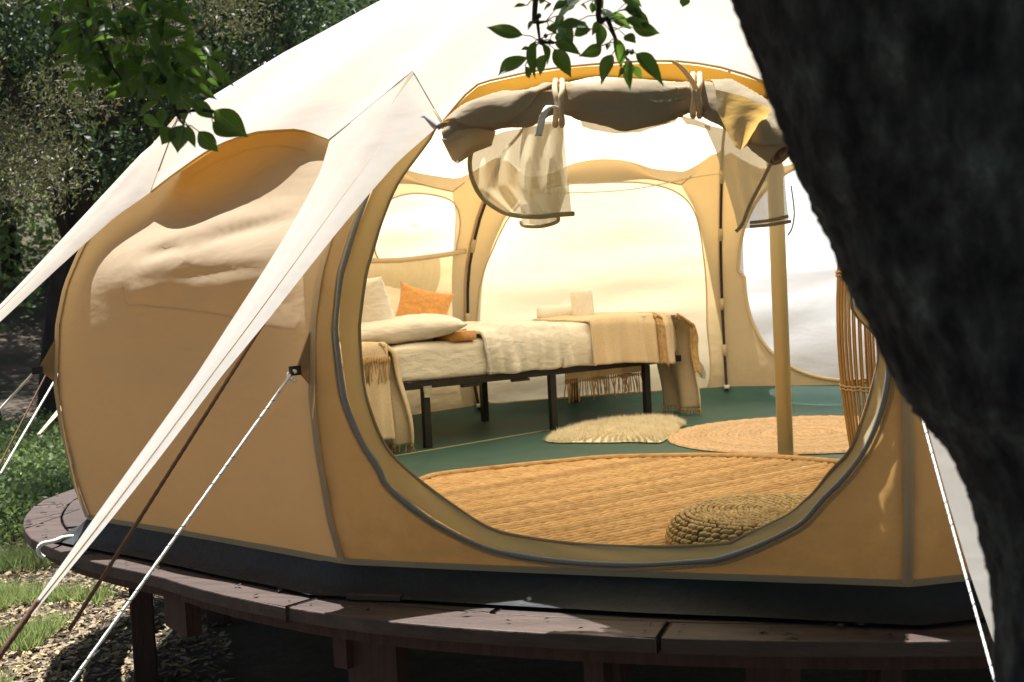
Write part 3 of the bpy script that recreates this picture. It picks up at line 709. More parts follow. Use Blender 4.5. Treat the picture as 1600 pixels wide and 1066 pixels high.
# --- rolled-up door cover
nF = sect(0)[1]
roll_px = [(706, 212, 2.47), (735, 188, 2.49), (775, 176, 2.5), (820, 170, 2.5), (868, 156, 2.49), (915, 158, 2.5), (970, 161, 2.51), (1030, 160, 2.51), (1086, 150, 2.49), (1125, 160, 2.5), (1165, 184, 2.52), (1195, 212, 2.54), (1222, 240, 2.56)]
roll_r = [.040, .050, .055, .052, .036, .050, .058, .052, .037, .055, .063, .056, .038]
RP = smooth_path([onplane(x, y, nF*d, nF) for x, y, d in roll_px], 120); nrp = len(RP)
RR = np.interp(np.linspace(0, 1, nrp), np.linspace(0, 1, len(roll_r)), roll_r)
Pp, Tt, Nn, Bb = frames(RP); v = []; f = []; nt_ = 84
for i in range(nrp):
    s = i/(nrp-1)
    for j in range(nt_):
        q = j/(nt_-1); th = q*2*math.pi*2.6+1.2+2.2*math.sin(s*9); rad = RR[i]*(.30+.70*q**.7)
        cin = min(abs(s-.33), abs(s-.64)); ce = math.exp(-(cin/.07)**2)
        rdg = lambda a_: 1-2*abs(math.sin(a_))**.6
        fold = .09*math.sin(th*2+9*s)+.055*rdg(th*1.5+14*s+2.5*float(noise2(s*7, 3)))+.045*rdg(th*2.5-19*s+3*float(noise2(s*9+4, th*.4)))+.20*float(noise2(th*.9+s*5, s*9))+ce*.10*rdg(th*4+2)
        rad *= 1+fold*min(1, q*2.2)
        flare = 1+(.12*math.sin(th+1.)*(1 if s > .9 or s < .07 else 0))
        v.append(Pp[i]+(Nn[i]*math.cos(th)+Bb[i]*math.sin(th)*1.08)*rad*flare)
for i in range(nrp-1):
    for j in range(nt_-1): a = i*nt_+j; f.append((a, a+1, a+nt_+1, a+nt_))
roll = mk('rolled_door_cover', v, f, M['roll'], tent, solid=.002)
# loose flap hanging from both ends
def sheet_px(rows, d_fn, name, mat, pleat=.01, freq=30, nu=24, nv=24, parent=tent, k=0, **kw):
    """rows: list of polylines (pixels) from top to bottom, laid on planes parallel to the front wall"""
    rs = [resample(r, nu+1) for r in rows]; v = []
    for j in range(nv+1):
        t = j/nv*(len(rs)-1); a = min(int(t), len(rs)-2); q = t-a
        line = rs[a]*(1-q)+rs[a+1]*q
        for i in range(nu+1):
            u = i/nu; d = d_fn(u, j/nv)+pleat*math.sin(u*freq+2*math.sin(j/nv*2))*min(1, j/nv*2+.3)
            v.append(onplane(line[i][0], line[i][1], nF*d, nF))
    f = [(j*(nu+1)+i, j*(nu+1)+i+1, (j+1)*(nu+1)+i+1, (j+1)*(nu+1)+i) for j in range(nv) for i in range(nu)]
    return mk(name, v, f, mat, parent, **kw), v
sheet_px([[(700, 205), (745, 200), (775, 205)], [(690, 218), (735, 222), (768, 228)], [(700, 238), (728, 240), (742, 238)], [(706, 250), (714, 256), (722, 252)]], lambda u, w: 2.50+.05*math.sin(u*3.1), 'cover_flap', M['roll'], .008, 9)
sheet_px([[(1118, 140), (1160, 150), (1205, 170)], [(1122, 175), (1150, 195), (1188, 205)], [(1140, 215), (1158, 226), (1172, 222)], [(1150, 230), (1156, 234), (1162, 232)]], lambda u, w: 2.585+.03*math.sin(u*3.1), 'cover_flap', M['roll'], .008, 9)
# insect mesh hanging below the roll
sheet_px([[(742, 222), (790, 205), (850, 195), (880, 190)], [(736, 262), (790, 250), (850, 245), (884, 245)], [(742, 300), (790, 290), (850, 300), (890, 300)], [(790, 333), (820, 338), (860, 338), (893, 333)]], lambda u, w: 2.47, 'mesh_curtain', M['net'], .010, 26)
bp = smooth_path([onplane(x, y, nF*2.475, nF) for x, y in [(742, 218), (734, 250), (738, 280), (752, 307), (775, 326), (800, 336), (840, 339), (870, 336), (897, 334)]], 40)
vv, ff = tube(bp, .0065, 6); mk('mesh_binding', vv, ff, M['binding'], tent)
sheet_px([[(818, 192), (850, 190), (882, 188)], [(812, 240), (845, 240), (878, 240)], [(812, 300), (850, 302), (885, 300)], [(815, 350), (845, 352), (870, 345)]], lambda u, w: 2.44, 'mesh_curtain', M['netfine'], .018, 12)
bp = smooth_path([onplane(x, y, nF*2.44, nF) for x, y in [(814, 345), (818, 353), (845, 354), (870, 347), (872, 338)]], 16)
vv, ff = tube(bp, .005, 6); mk('mesh_binding', vv, ff, M['binding'], tent)
sheet_px([[(905, 182), (960, 180), (1020, 182), (1060, 184)], [(910, 198), (960, 202), (1020, 200), (1055, 190)], [(925, 203), (960, 209), (1000, 207), (1040, 192)]], lambda u, w: 2.45, 'mesh_curtain', M['netfine'], .006, 20, 20, 6)
sheet_px([[(1062, 180), (1085, 186), (1110, 196)], [(1072, 194), (1088, 197), (1110, 204)]], lambda u, w: 2.45, 'mesh_curtain', M['netfine'], .004, 9, 10, 4)
sheet_px([[(1100, 195), (1150, 205), (1215, 235)], [(1118, 235), (1165, 240), (1225, 260)], [(1135, 290), (1180, 290), (1228, 300)], [(1148, 335), (1185, 340), (1232, 340)], [(1153, 358), (1175, 357), (1231, 350)]], lambda u, w: 2.46, 'mesh_curtain', M['netfine'], .016, 14)
for pts in ([(1205, 255), (1190, 285), (1172, 320), (1160, 350), (1150, 362)], [(1172, 354), (1200, 352), (1236, 346)], [(1172, 348), (1200, 345), (1232, 338)]):
    bp = smooth_path([onplane(x, y, nF*2.475, nF) for x, y in pts], 16); vv, ff = tube(bp, .0045, 6); mk('mesh_binding', vv, ff, M['trim'], tent)
# tie straps around the roll
for px, pyt, pyb, dd in ((873, 128, 196, 2.5), (1088, 118, 182, 2.5)):
    for q in (-1, 1):
        P = smooth_path([onplane(px+5*q, pyt-2, nF*2.47, nF), onplane(px+6*q, pyt+12, nF*2.555, nF), onplane(px+2*q, (pyt+pyb)/2, nF*2.572, nF), onplane(px+5*q, pyb-10, nF*2.545, nF), onplane(px+5*q, pyb, nF*2.48, nF)], 16)
        vv, ff = tube(P, .0075, 6); mk('tie_strap', vv, ff, M['clip'], tent)
def strip(pts, w, name, mat):
    P = smooth_path(pts, 18); P, T, N, B = frames(P); v = []; f = []
    for i in range(len(P)): v += [P[i]-RT*w, P[i]+RT*w]
    for i in range(len(P)-1): f.append((2*i, 2*i+1, 2*i+3, 2*i+2))
    return mk(name, v, f, mat, tent, solid=.002)
strip([onplane(x, y, nF*d, nF) for x, y, d in [(868, 168, 2.585), (858, 166, 2.61), (849, 180, 2.62), (845, 196, 2.61), (841, 213, 2.61)]], .0085, 'tie_end', M['sheet'])
strip([onplane(x, y, nF*d, nF) for x, y, d in [(1088, 140, 2.58), (1078, 122, 2.6), (1062, 103, 2.63), (1046, 94, 2.65)]], .007, 'tie_end', M['clip'])
# thin white cord beside the right curtain
P = smooth_path([onplane(x, y, nF*2.4, nF) for x, y in [(1236, 290), (1241, 330), (1238, 355), (1231, 368)]], 12); vv, ff = tube(P, .002, 5); mk('door_cord', vv, ff, M['rope_w'], tent)

# --- guy tabs on the ribs
def guy_tab(k, z, out, mat=M['canvas']):
    a = R(ANG[k]); u = np.array([math.cos(a), math.sin(a), 0]); n = np.array([-math.sin(a), math.cos(a), 0])
    p0, p1 = rib(k, z+.085, .004), rib(k, z-.085, .004); tip = rib(k, z-.01, 0)+u*out+np.array([0, 0, -.02])
    h = np.array([0, 0, .011]); mk('guy_tab', [p0, p1, tip-h, tip+h], [(0, 1, 2, 3)], mat, tent, smooth=False, solid=.004)
    t2 = tip+u*.022+np.array([0, 0, -.012]); MB().box((tip+t2)/2, (.036, .010, .026), [u, n, np.array([0, 0, 1.])]).build('tab_loop', M['black'], tent, smooth=False)
    return t2
def rope(name, path, rad, mat, label, fleck=False, **kw):
    root = empty(name, path[0], label, 'rope', kw.get('group')); P = resample(smooth_path(path, 60), 120)-np.array(path[0])
    # slight twist relief
    vv, ff = tube(P, [rad*(1+.10*math.sin(i*2.1)) for i in range(len(P))], 8); mk('cord', vv, ff, mat, root)
    if fleck:
        L = np.linalg.norm(P[-1]-P[0]); nfl = int(L/.032); P2 = resample(P, nfl); P2, T, N, B = frames(P2); mb = MB()
        for i in range(1, nfl-1):
            pts = [P2[i]+T[i]*(s*.010)+(N[i]*math.cos(s*3+i)+B[i]*math.sin(s*3+i))*rad*1.06 for s in (-.6, -.2, .2, .6)]
            mb.tube(pts, .0011, 4)
        mb.build('dark_fleck', M['rope_fleck'], root, kind='stuff')
    return root
GA = guy_tab(0, .665, .055)
def gnd(p): return np.array([p[0], p[1], float(terr(p[0], p[1]))])
u0 = leg_frame(0)[3]
ga_end = onplane(100, 1080, GA, leg_frame(0)[2]); ga_end = ga_end+(ga_end-GA)*.75
rope('guy_rope', [GA, (GA+ga_end)/2+np.array([0, 0, -.004]), ga_end], .0042, M['rope_w'], 'white flecked guy rope running from the left door post tab down past the deck', True)
vv, ff = tube([GA+np.array([0, 0, -.014])*q+.011*np.array([math.cos(q*6), 0, math.sin(q*6)]) for q in np.linspace(0, 1, 10)], .005, 6); mk('knot', vv, ff, M['rope_w'], tent)
# brown cord under the wide canvas leg
b0 = legpt(0, .42, .5)+np.array([0, 0, -.02]); be = onplane(108, 985, b0, leg_frame(0)[2]); be = onplane(108, 985, [0, 0, -.25], [0, 0, 1.]) if be[2] < GZ else be
rope('guy_rope', [b0, (b0+be)/2, be], .0050, M['rope_b'], 'dark brown cord stretched beneath the long pointed canvas leg')
# tail cords from the leg tips to the ground
_lab = ['pale cord continuing from the tip of the long front canvas leg', 'cord below the tip of the canvas leg beside the dark trunk']
for k, lb in ((0, _lab[0]), (1, _lab[1])):
    S, T, n, u = leg_frame(k); e_ = T+(T-S)/np.linalg.norm(T-S)*.9; e_[2] = max(e_[2], GZ-.05)
    rope('tail_cord', [T+(S-T)*.02, (T+e_)/2, e_], .0075, M['rope_b'] if k == 0 else M['rope_w'], lb)
GB = guy_tab(1, .60, .055); u1 = leg_frame(1)[3]
gb_end = onplane(1560, 1085, GB, leg_frame(1)[2])
rope('guy_rope', [onplane(1500, 885, GB+u1*.3, leg_frame(1)[2]) if False else GB, (GB+gb_end)/2, gb_end], .0028, M['rope_w'], 'white flecked guy rope hanging beside the canvas leg at the right door post', True)
GC = guy_tab(9, .64, .06)
pc = onplane(0, 640, GC, leg_frame(9)[2])
rope('guy_rope', [GC, GC+(pc-GC)*1.6], .0045, M['rope_w'], 'grey guy rope leaving the bulging left side of the tent')
g8 = rib(8, .6, .05); S8, T8, n8, u8 = leg_frame(8)
for (xa, ya, xb, yb, rad, mt, lb) in ((97, 575, 30, 690, .004, 'rope_w', 'thin grey guy rope over the green weeds at the far left'), (85, 560, -10, 745, .0035, 'rope_b', 'dark thin guy rope crossing above the weeds at the far left')):
    P0 = atdepth(xa, ya, 5.6); P1 = atdepth(xb, yb, 5.2); rope('guy_rope', [P0, (P0+P1)/2, P1+(P1-P0)*.4], rad, M[mt], lb)
# knotted rope end lying on the deck rim
pts = [atz(x, y, z) for x, y, z in [(150, 834, .012), (128, 838, .014), (100, 840, .02), (84, 846, .02), (66, 850, .016), (60, 858, .0), (62, 866, -.02), (70, 872, -.035)]]
rope('rope_end', pts, .0075, M['rope_w'], 'knotted pale rope end draped over the left edge of the deck')

# ------------------------------------------------------------------ beds
BD = np.array([.684, .729, 0]); BD /= np.linalg.norm(BD); BN = np.array([-BD[1], BD[0], 0])   # along, and towards the wall
UPV = np.array([0, 0, 1.0])
BC = atz(672, 700, .012)-BD*.17      # near corner of the frame on the floor
def bp_(a, b, z): return BC+BD*a+BN*b+UPV*z
BL, BW, FH = 1.80, .70, .325
bed = empty('bed', (0, 0, 0), 'low black metal bed frame against the back wall of the tent', 'bed')
ax = [BD, BN, UPV]
MB().box(bp_(BL/2, .012, FH-.017), (BL, .024, .034), ax).build('side_rail', M['black'], bed, smooth=False)
MB().box(bp_(BL/2, BW-.012, FH-.017), (BL, .024, .034), ax).build('side_rail', M['black'], bed, smooth=False)
for a in (.012, BL-.012): MB().box(bp_(a, BW/2, FH-.017), (.024, BW-.05, .034), ax).build('end_rail', M['black'], bed, smooth=False)
for a in np.linspace(.15, BL-.15, 9): MB().box(bp_(a, BW/2, FH-.02), (.03, BW-.05, .012), ax).build('cross_slat', M['black'], bed, smooth=False)
for a in (.17, .93, 1.56):
    for b in (.02, BW-.02): MB().box(bp_(a, b, (FH-.036)/2), (.036, .03, FH-.036), ax).build('leg', M['black'], bed, smooth=False)
MB().box(bp_(.17, -.006, FH-.035), (.045, .006, .026), ax).build('bracket', M['galv'], bed, smooth=False)
MB().box(bp_(.165, -.006, FH-.062), (.03, .006, .03), ax).build('bracket', M['galv'], bed, smooth=False)
for a in (.42, .72): MB().box(bp_(a, .0, FH-.041), (.1, .03, .012), ax).build('clip', M['black'], bed, smooth=False)
def soft_box(fr, a0, a1, b0, b1, z0, z1, r=.05, seed=0, puff=.01, na=40, nb=16, nz=6, name='mattress', mat=None, **kw):
    """a rounded, slightly lumpy box given in bed coordinates"""
    bm = bmesh.new(); bmesh.ops.create_cube(bm, size=2); bmesh.ops.subdivide_edges(bm, edges=bm.edges[:], cuts=15, use_grid_fill=True)
    ca, cb, cz = (a0+a1)/2, (b0+b1)/2, (z0+z1)/2; ha, hb, hz = (a1-a0)/2, (b1-b0)/2, (z1-z0)/2
    org, D, Nn_ = fr
    for w in bm.verts:
        x, y, z = w.co; q = np.array([x*ha, y*hb, z*hz]); lim = np.array([ha, hb, hz])-r
        inner = np.clip(q, -lim, lim); dd = q-inner; l = np.linalg.norm(dd)
        if l > 1e-6: q = inner+dd/l*r*min(1, l/r*1.0 if l < r else 1)
        nz_ = float(noise2(q[0]*9+seed, q[1]*9+q[2]*14)); nz2 = float(noise2(q[0]*28+seed*3, q[2]*20+q[1]*20))
        nrm = dd/(l+1e-6) if l > 1e-6 else np.zeros(3)
        q = q+nrm*(puff*nz_*2+puff*.6*nz2)
        w.co = Vector(org+D*(q[0]+ca)+Nn_*(q[1]+cb)+UPV*(q[2]+cz))
    me = bpy.data.meshes.new(name); bm.to_mesh(me); bm.free(); me.materials.append(mat)
    for p in me.polygons: p.use_smooth = True
    o = bpy.data.objects.new(name, me); col.objects.link(o); s = o.modifiers.new('s', 'SUBSURF'); s.levels = s.render_levels = 1
    tag(o, kw.get('label'), kw.get('cat'), kw.get('group')); return o
fr1 = (BC, BD, BN)
MT = FH+.185
soft_box(fr1, 0, BL, 0, BW, FH-.006, MT, .045, 1, .006, mat=M['sheet2'], name='mattress', label='cream sheeted mattress on the black bed against the back wall', cat='mattress')
# duvet: quilted cover draped from near edge over the top
def duvet(fr, a0, a1, ztop_, zlow, name, mat, seed, label, cat, b1=.66, thick=.035, nu=70, nv=60, folds=.012, w=.0):
    org, D, Nn_ = fr
    def fn(s, t):
        a = a0+(a1-a0)*s; L1 = ztop_-zlow
        total = L1+b1; q = t*total
        bulge = .022*math.sin(math.pi*min(1, s*1.02))*(1+.3*math.sin(s*8))
        fo = folds*(math.sin(s*38+2*math.sin(t*7)+seed)*.5+float(noise2(s*9+seed, t*7))*1.6+float(noise2(s*22, t*5+seed)))
        if q < L1: y = -.022-.018*math.sin(math.pi*q/L1)-fo; z = zlow+q+.004*math.sin(s*15)
        else:
            y = q-L1-.022; z = ztop_+fo*.8+bulge
        # round the corner
        cr = .04
        if abs(q-L1) < cr: k_ = (cr-abs(q-L1))/cr; y += .012*k_; z -= .010*k_
        lp = .015*math.sin(t*5+seed) if s < .02 or s > .98 else 0
        a += lp+.018*float(noise2(t*6, seed+s*2))*(1 if s < .5 else -1)
        return org+D*a+Nn_*y+UPV*z
    vv, ff = grid(fn, nu, nv); return mk(name, vv, ff, mat, solid=thick*.5, label=label, cat=cat)
duvet(fr1, .50, 1.02, MT+.030, FH+.004, 'folded_duvet', M['sheet'], 2, 'crumpled white duvet folded over the middle of the back bed', 'duvet', folds=.013)
duvet(fr1, .98, 1.66, MT+.012, FH+.0, 'bed_sheet', M['sheet2'], 5, 'smooth cream sheet tucked around the foot half of the back bed', 'sheet', folds=.007, thick=.015)
# pillow & cushion
def pillow(c, L, W, T, Xa, Ya, Za, name, mat, label, cat, flange=0., seed=0, pinch=.10):
    v = []; n = 26
    def fn(a, b, s):
        x, y = 2*a-1, 2*b-1; e = (1-abs(x)**2.6)*(1-abs(y)**2.6); h = T/2*max(0, e)**.45
        px = x*(1-pinch*(1-y*y)*0+pinch*(abs(y)**2-1)*abs(x)*.6); py = y*(1+pinch*(abs(x)**2-1)*abs(y)*.6)
        w = .010*float(noise2(x*5+seed, y*5))+.006*float(noise2(x*13+seed, y*11))
        return np.array(c)+Xa*px*L/2+Ya*py*W/2+Za*(s*h+w)
    v1, f1 = grid(lambda a, b: fn(a, b, 1), n, n); v2, f2 = grid(lambda a, b: fn(a, b, -1), n, n)
    mb = MB().add(v1, f1).add(v2, [q[::-1] for q in f2]); o = mk(name, mb.v, mb.f, mat, label=label, cat=cat)
    wd = o.modifiers.new('w', 'WELD'); wd.merge_threshold = .002; return o
def nrm(a): a = np.array(a, float); return a/np.linalg.norm(a)
pillow(bp_(.17, .25, MT+.065), .62, .48, .13, nrm(BD*.80+BN*-.35+UPV*.05), nrm(BN+BD*.4), nrm(UPV+BN*-.1), 'pillow', M['sheet'], 'plump white flanged pillow at the head of the back bed', 'pillow', seed=3)
pillow(bp_(.42, .46, MT+.045), .5, .38, .09, nrm(BD*.6-BN*.7), nrm(BN+BD*.6), UPV, 'pillow', M['sheet2'], 'creased beige pillow lying flat beneath the orange cushion', 'pillow', seed=8)
cc = onplane(661, 484, bp_(.3, .36, 0), -FW)
Xc = nrm(RT*.97-UPV*.22+BN*.12); Zc = nrm(np.cross(Xc, nrm(UPV+.35*BN))); Yc = np.cross(Zc, Xc)
pillow(cc, .29, .24, .095, Xc, Yc, Zc, 'cushion', M['cushion'], 'square mustard orange cushion propped on the white pillow', 'cushion', seed=5, pinch=.2)
pillow(bp_(.03, .42, MT+.17), .50, .34, .13, nrm(BN*.9-BD*.25), nrm(UPV+BD*-.25+BN*.1), nrm(BD+UPV*.2), 'pillow', M['sheet'], 'white pillow propped upright at the head of the back bed', 'pillow', seed=14)
MB().box(bp_(.405, .10, MT+.02), (.13, .2, .045), ax).build('folded_blanket', M['cushion'], label='folded orange blanket corner peeping from under the white pillow', cat='blanket')
# towels
def towel(c, axis, L, rad, label):
    axis = nrm(axis); a = np.cross(axis, UPV if abs(axis[2]) < .9 else BD); a = nrm(a); b = np.cross(axis, a); v = []; f = []; n = 90; m_ = 10
    for i in range(m_+1):
        s = i/m_-.5
        for j in range(n):
            q = j/(n-1); th = q*2*math.pi*3.2+2.4; r = rad*(.16+.84*q)*(1-.28*abs(2*s)**9)*(1+.03*float(noise2(th, s*6)))
            v.append(np.array(c)+axis*s*L+(a*math.cos(th)+b*math.sin(th))*r)
    for i in range(m_):
        for j in range(n-1): k = i*n+j; f.append((k, k+1, k+n+1, k+n))
    return mk('rolled_towel', v, f, M['towel'], label=label, cat='towel', group='rolled towels on the bed', solid=.006)
zt = MT+.05
tw = onplane(910, 486, bp_(0, .30, 0), BN)
tu = np.array([*onplane(910, 486, bp_(0, .28, 0), BN)[:2], zt+.075])
towel(tu+BN*.14+UPV*-.035-RT*.025, nrm(RT*[1, 1, 0]), .29, .048, 'rolled white towel lying behind the upright towel')
towel(tu+UPV*.012, UPV+BD*-.08, .17, .064, 'rolled white towel standing upright in front of the lying one')

# --- throws
def throw(fr, a0, a1, ztop_, zlow, label, seed, b1=.5, nu=60, nv=60, wander=.03, name='knitted_throw'):
    root = empty(name, (0, 0, 0), label, 'throw')
    org, D, Nn_ = fr
    def fn(s, t):
        a = a0+(a1-a0)*s+wander*(1-t)*math.sin(t*4+seed)*.5; L1 = ztop_-zlow; q = t*(L1+b1)
        fo = .012*(math.sin(s*19+seed)+.8*math.sin(s*41+2+t*3))*(1-t)+.008*float(noise2(s*8+seed, t*8))
        if q < L1: y = -.050-.02*(1-q/L1)-fo; z = zlow+q+.02*math.sin(s*3.1+1)
        else: y = q-L1-.05; z = ztop_+fo*.5+.012*math.sin(s*3)
        if abs(q-L1) < .04: k_ = (1-abs(q-L1)/.04); y += .014*k_; z -= .012*k_
        return org+D*a+Nn_*y+UPV*z
    vv, ff = grid(fn, nu, nv); mk('woven_cloth', vv, ff, M['throw'], root, solid=.008)
    return root, fn
def fringe(root, pts, L, down=-UPV, thick=.0035, spread=.006, sway=None):
    mb = MB()
    for i, p in enumerate(pts):
        l = L*random.uniform(.85, 1.1); q = np.array([random.gauss(0, spread), random.gauss(0, spread), 0]); d = nrm(down+q*4)
        mb.tube([p, p+d*l*.18, p+d*l*.25, p+d*l*.6+q, p+d*l+q*1.5], [thick*.8, thick*1.9, thick*.8, thick*1.1, thick*.7], 5)
    return mb.build('fringe', M['fringe'], root, kind='stuff')
th1, fn1 = throw(fr1, 1.16, 1.72, MT+.05, FH-.02, 'beige woven throw with knotted fringe over the foot of the back bed', 4, .55)
def fn_end(s, t):   # the part falling over the foot end of the bed
    q = t*.52
    a = 1.72+.06+.05*min(1, q/.1)+.02*math.sin(s*11)+.03*s; z = MT+.045-q-.03*s*math.sin(3*s); b = -.075+s*.30+.03*math.sin(t*5)+.02*s
    if q < .05: a -= .07*(1-q/.05); z += .0
    return fr1[0]+BD*a+BN*b+UPV*max(z, .03)
vv, ff = grid(fn_end, 30, 36); mk('woven_cloth', vv, ff, M['throw'], th1, solid=.008)
# braided fringe bands lying down the near side
for s_, cnt in ((.80, 34), (1.05, 34)):
    mb = MB()
    for i in range(cnt):
        t = i/cnt
        p = fn1(min(1, s_), .02+t*.52) if s_ <= 1 else fn_end(.0, t*.62)
        p = p-BN*.012
        mb.tube([p-BN*.004, p+BD*.024-UPV*.014-BN*.010, p+BD*.040-UPV*.040-BN*.004], [.008, .0075, .003], 6); mb.tube([p+UPV*.004, p-BD*.018-UPV*.014-BN*.008], [.007, .005], 5)
        if i % 2 == 0: mb.tube([p, p+BD*random.uniform(.02, .05)-UPV*random.uniform(.02, .05)], [.003, .0012], 4)
    mb.build('braided_fringe', M['fringe'], th1, kind='stuff')
# shaded far fringe hanging under the bed
sh_, fnx = throw((BC, BD, BN), 1.10, 1.62, MT+.047, FH-.085, 'far side of a beige throw hanging low behind the bed rail', 9, .05)
for ch in list(sh_.children): bpy.data.objects.remove(ch)
bpy.data.objects.remove(sh_)
vv, ff = grid(lambda s, t: bp_(1.10+.55*s, .13+.015*math.sin(s*17), FH-.005-t*.075), 30, 5); mk('woven_cloth', vv, ff, M['throw'], th1, solid=.006)
fringe(th1, [bp_(1.10+.55*s, .13+.015*math.sin(s*17), FH-.075) for s in np.linspace(0, 1, 46)], .12)
fringe(th1, [fn_end(s, 1) for s in np.linspace(0, 1, 22)], .09)

# second bed, seen at the left edge of the doorway
B2 = atz(600, 712, .012); D2 = nrm([-.80, .60, 0]); N2 = np.array([-D2[1], D2[0], 0]); N2 = -N2 if N2[0] > 0 else N2
fr2 = (atz(588, 712, .012), nrm([-.55, -.83, 0]), nrm([-.83, .55, 0]))
bed2 = empty('bed', (0, 0, 0), 'low bed by the left wall mostly hidden behind the doorway edge', 'bed')
def b2(a, b, z): return fr2[0]+fr2[1]*a+fr2[2]*b+UPV*z
ax2 = [fr2[1], fr2[2], UPV]
MB().box(b2(.45, .012, .30), (.9, .024, .034), ax2).build('side_rail', M['black'], bed2, smooth=False)
MB().box(b2(.012, .24, .30), (.024, .48, .034), ax2).build('end_rail', M['black'], bed2, smooth=False)
for a in (.1, .8): MB().box(b2(a, .03, .14), (.034, .034, .28), ax2).build('leg', M['black'], bed2, smooth=False)
soft_box(fr2, 0, .95, 0, .50, .317, .49, .05, 12, .006, mat=M['sheet2'], name='mattress', label='cream mattress on the left bed showing beside the doorway edge', cat='mattress')
th2, fn2 = throw(fr2, -.06, .5, .53, .06, 'mustard beige throw spilling to the floor from the left bed', 7, .4)
def fn2e(s, t):
    q = t*.50; a = -.055-.03*min(1, q/.08)-.035*math.sin(s*14+t)-.02*math.sin(s*29)-.05*t; z = .535-q; b = -.06+.34*s+.02*math.sin(t*6)
    if q < .05: a += .05*(1-q/.05)
    return fr2[0]+fr2[1]*a+fr2[2]*b+UPV*z
vv, ff = grid(fn2e, 40, 40); mk('woven_cloth', vv, ff, M['throw'], th2, solid=.008)
fringe(th2, [fn2e(s, .02)-fr2[1]*.01 for s in np.linspace(0, 1, 26)], .05)
fringe(th2, [fn2(s, .45)-fr2[2]*.012 for s in np.linspace(0, .6, 30)], .13)
fringe(th2, [fn2e(s, 1) for s in np.linspace(0, 1, 30)], .04)

# ------------------------------------------------------------------ rugs
def island_tone(m, lo, hi):
    nt = m.node_tree; L = nt.links.new; p = nt.nodes['Principled BSDF']; src = p.inputs['Base Color'].links[0].from_socket
    g_ = nt.nodes.new('ShaderNodeNewGeometry'); c = rampcol(nt, g_.outputs['Random Per Island'], [(0, (lo,)*3), (1, (hi,)*3)])
    mx = nt.nodes.new('ShaderNodeMix'); mx.data_type = 'RGBA'; mx.blend_type = 'MULTIPLY'; mx.inputs[0].default_value = 1; L(src, mx.inputs[6]); L(c, mx.inputs[7]); L(mx.outputs[2], p.inputs['Base Color'])
island_tone(M['jute'], .66, 1.0); island_tone(M['jute2'], .75, 1.0); island_tone(M['wicker'], .7, 1.0)
def rug_rows(outline_fn, rows_dir, spacing, mat, name, label, z0=.014, hem=True, height=.011):
    """parallel braided rows clipped to an outline; outline_fn(p)->bool"""
    root = empty(name, (0, 0, 0), label, 'rug'); D = nrm([*rows_dir, 0]); N = np.array([-D[1], D[0], 0]); mb = MB(); rows = []
    for w in np.arange(-3, 3, spacing):
        run = []
        for t in np.arange(-3.5, 3.5, .025):
            p = D*t+N*w
            if outline_fn(p[0], p[1]): run.append(p)
        if len(run) > 4: rows.append(np.array(run))
    V = []; F = []
    for r, P in enumerate(rows):
        n = len(P); b = len(V); ph = random.random()*9
        for i in range(n):
            for j, (o, h) in enumerate(((-.49, -.3), (-.27, .75), (0, 1), (.27, .75), (.49, -.3))):
                wob = .0025*math.sin(i*1.9+ph+j)+.004*float(noise2(i*.3+ph, r)); hh = height*h*(1+.22*math.sin(i*2.6+ph)*(1 if j in (1, 3) else .6))
                V.append(P[i]+N*(o*spacing*1.02+wob)+UPV*(z0+hh))
        for i in range(n-1):
            for j in range(4): a = b+i*5+j; F.append((a, a+1, a+6, a+5))
    mk('jute_braid', V, F, mat, root); return root, rows
ol_px = [(650, 757), (668, 749), (700, 743), (800, 732), (870, 725), (950, 718), (1100, 715), (1230, 719), (1330, 727)]
ol = smooth_path([atz(x, y, .018) for x, y in ol_px], 60)
cr_ = np.array([-.35, -1.1]); poly = [tuple(p[:2]) for p in ol]+[(.9, -.5), (1.0, -1.0), (.6, -1.7), (.1, -1.95), (-.6, -2.02), (-1.2, -1.75), (-1.6, -1.3), (-1.72, -.85)]
PX = np.array(poly)
def inpoly(x, y):
    c = False; n = len(PX); j = n-1
    for i in range(n):
        if (PX[i][1] > y) != (PX[j][1] > y) and x < (PX[j][0]-PX[i][0])*(y-PX[i][1])/(PX[j][1]-PX[i][1])+PX[i][0]: c = not c
        j = i
    return c
pd = atz(1000, 760, 0)-atz(700, 815, 0)
rg, rows = rug_rows(inpoly, (pd[0], pd[1]), .034, M['jute'], 'jute_rug', 'large natural jute rug just inside the round doorway')
vv, ff = tube(np.array([(*p[:2], .026) for p in ol]), .013, 8); mk('rug_border', vv, ff, M['jute'], rg)
# round rug: spiral braid
rc = (atz(1053, 686, .02)+0)[:2]; rc = np.array([rc[0]+.57, rc[1]+.0]); rad = .66
rc = np.array([.10, .76])
rr_ = empty('round_rug', (rc[0], rc[1], 0), 'round jute rug behind the centre pole', 'rug')
V = []; F = []; sp = .026; nrn = int(rad/sp)
for q in range(nrn):
    n = max(12, int(2*math.pi*(q+1)*sp/.03)); b = len(V); ph = random.random()*6
    for i in range(n):
        a = 2*math.pi*i/n
        for j, (o, h) in enumerate(((-.5, 0), (-.2, .8), (.2, .8), (.5, 0))):
            r = (q+.5+o)*sp+.002*math.sin(i*1.7+ph); V.append((math.cos(a)*r, math.sin(a)*r, .014+.012*h*(1+.2*math.sin(i*2.4+ph))))
    for i in range(n):
        for j in range(3): a = b+i*4+j; c = b+((i+1) % n)*4+j; F.append((a, a+1, c+1, c))
mk('jute_braid', V, F, M['jute2'], rr_)
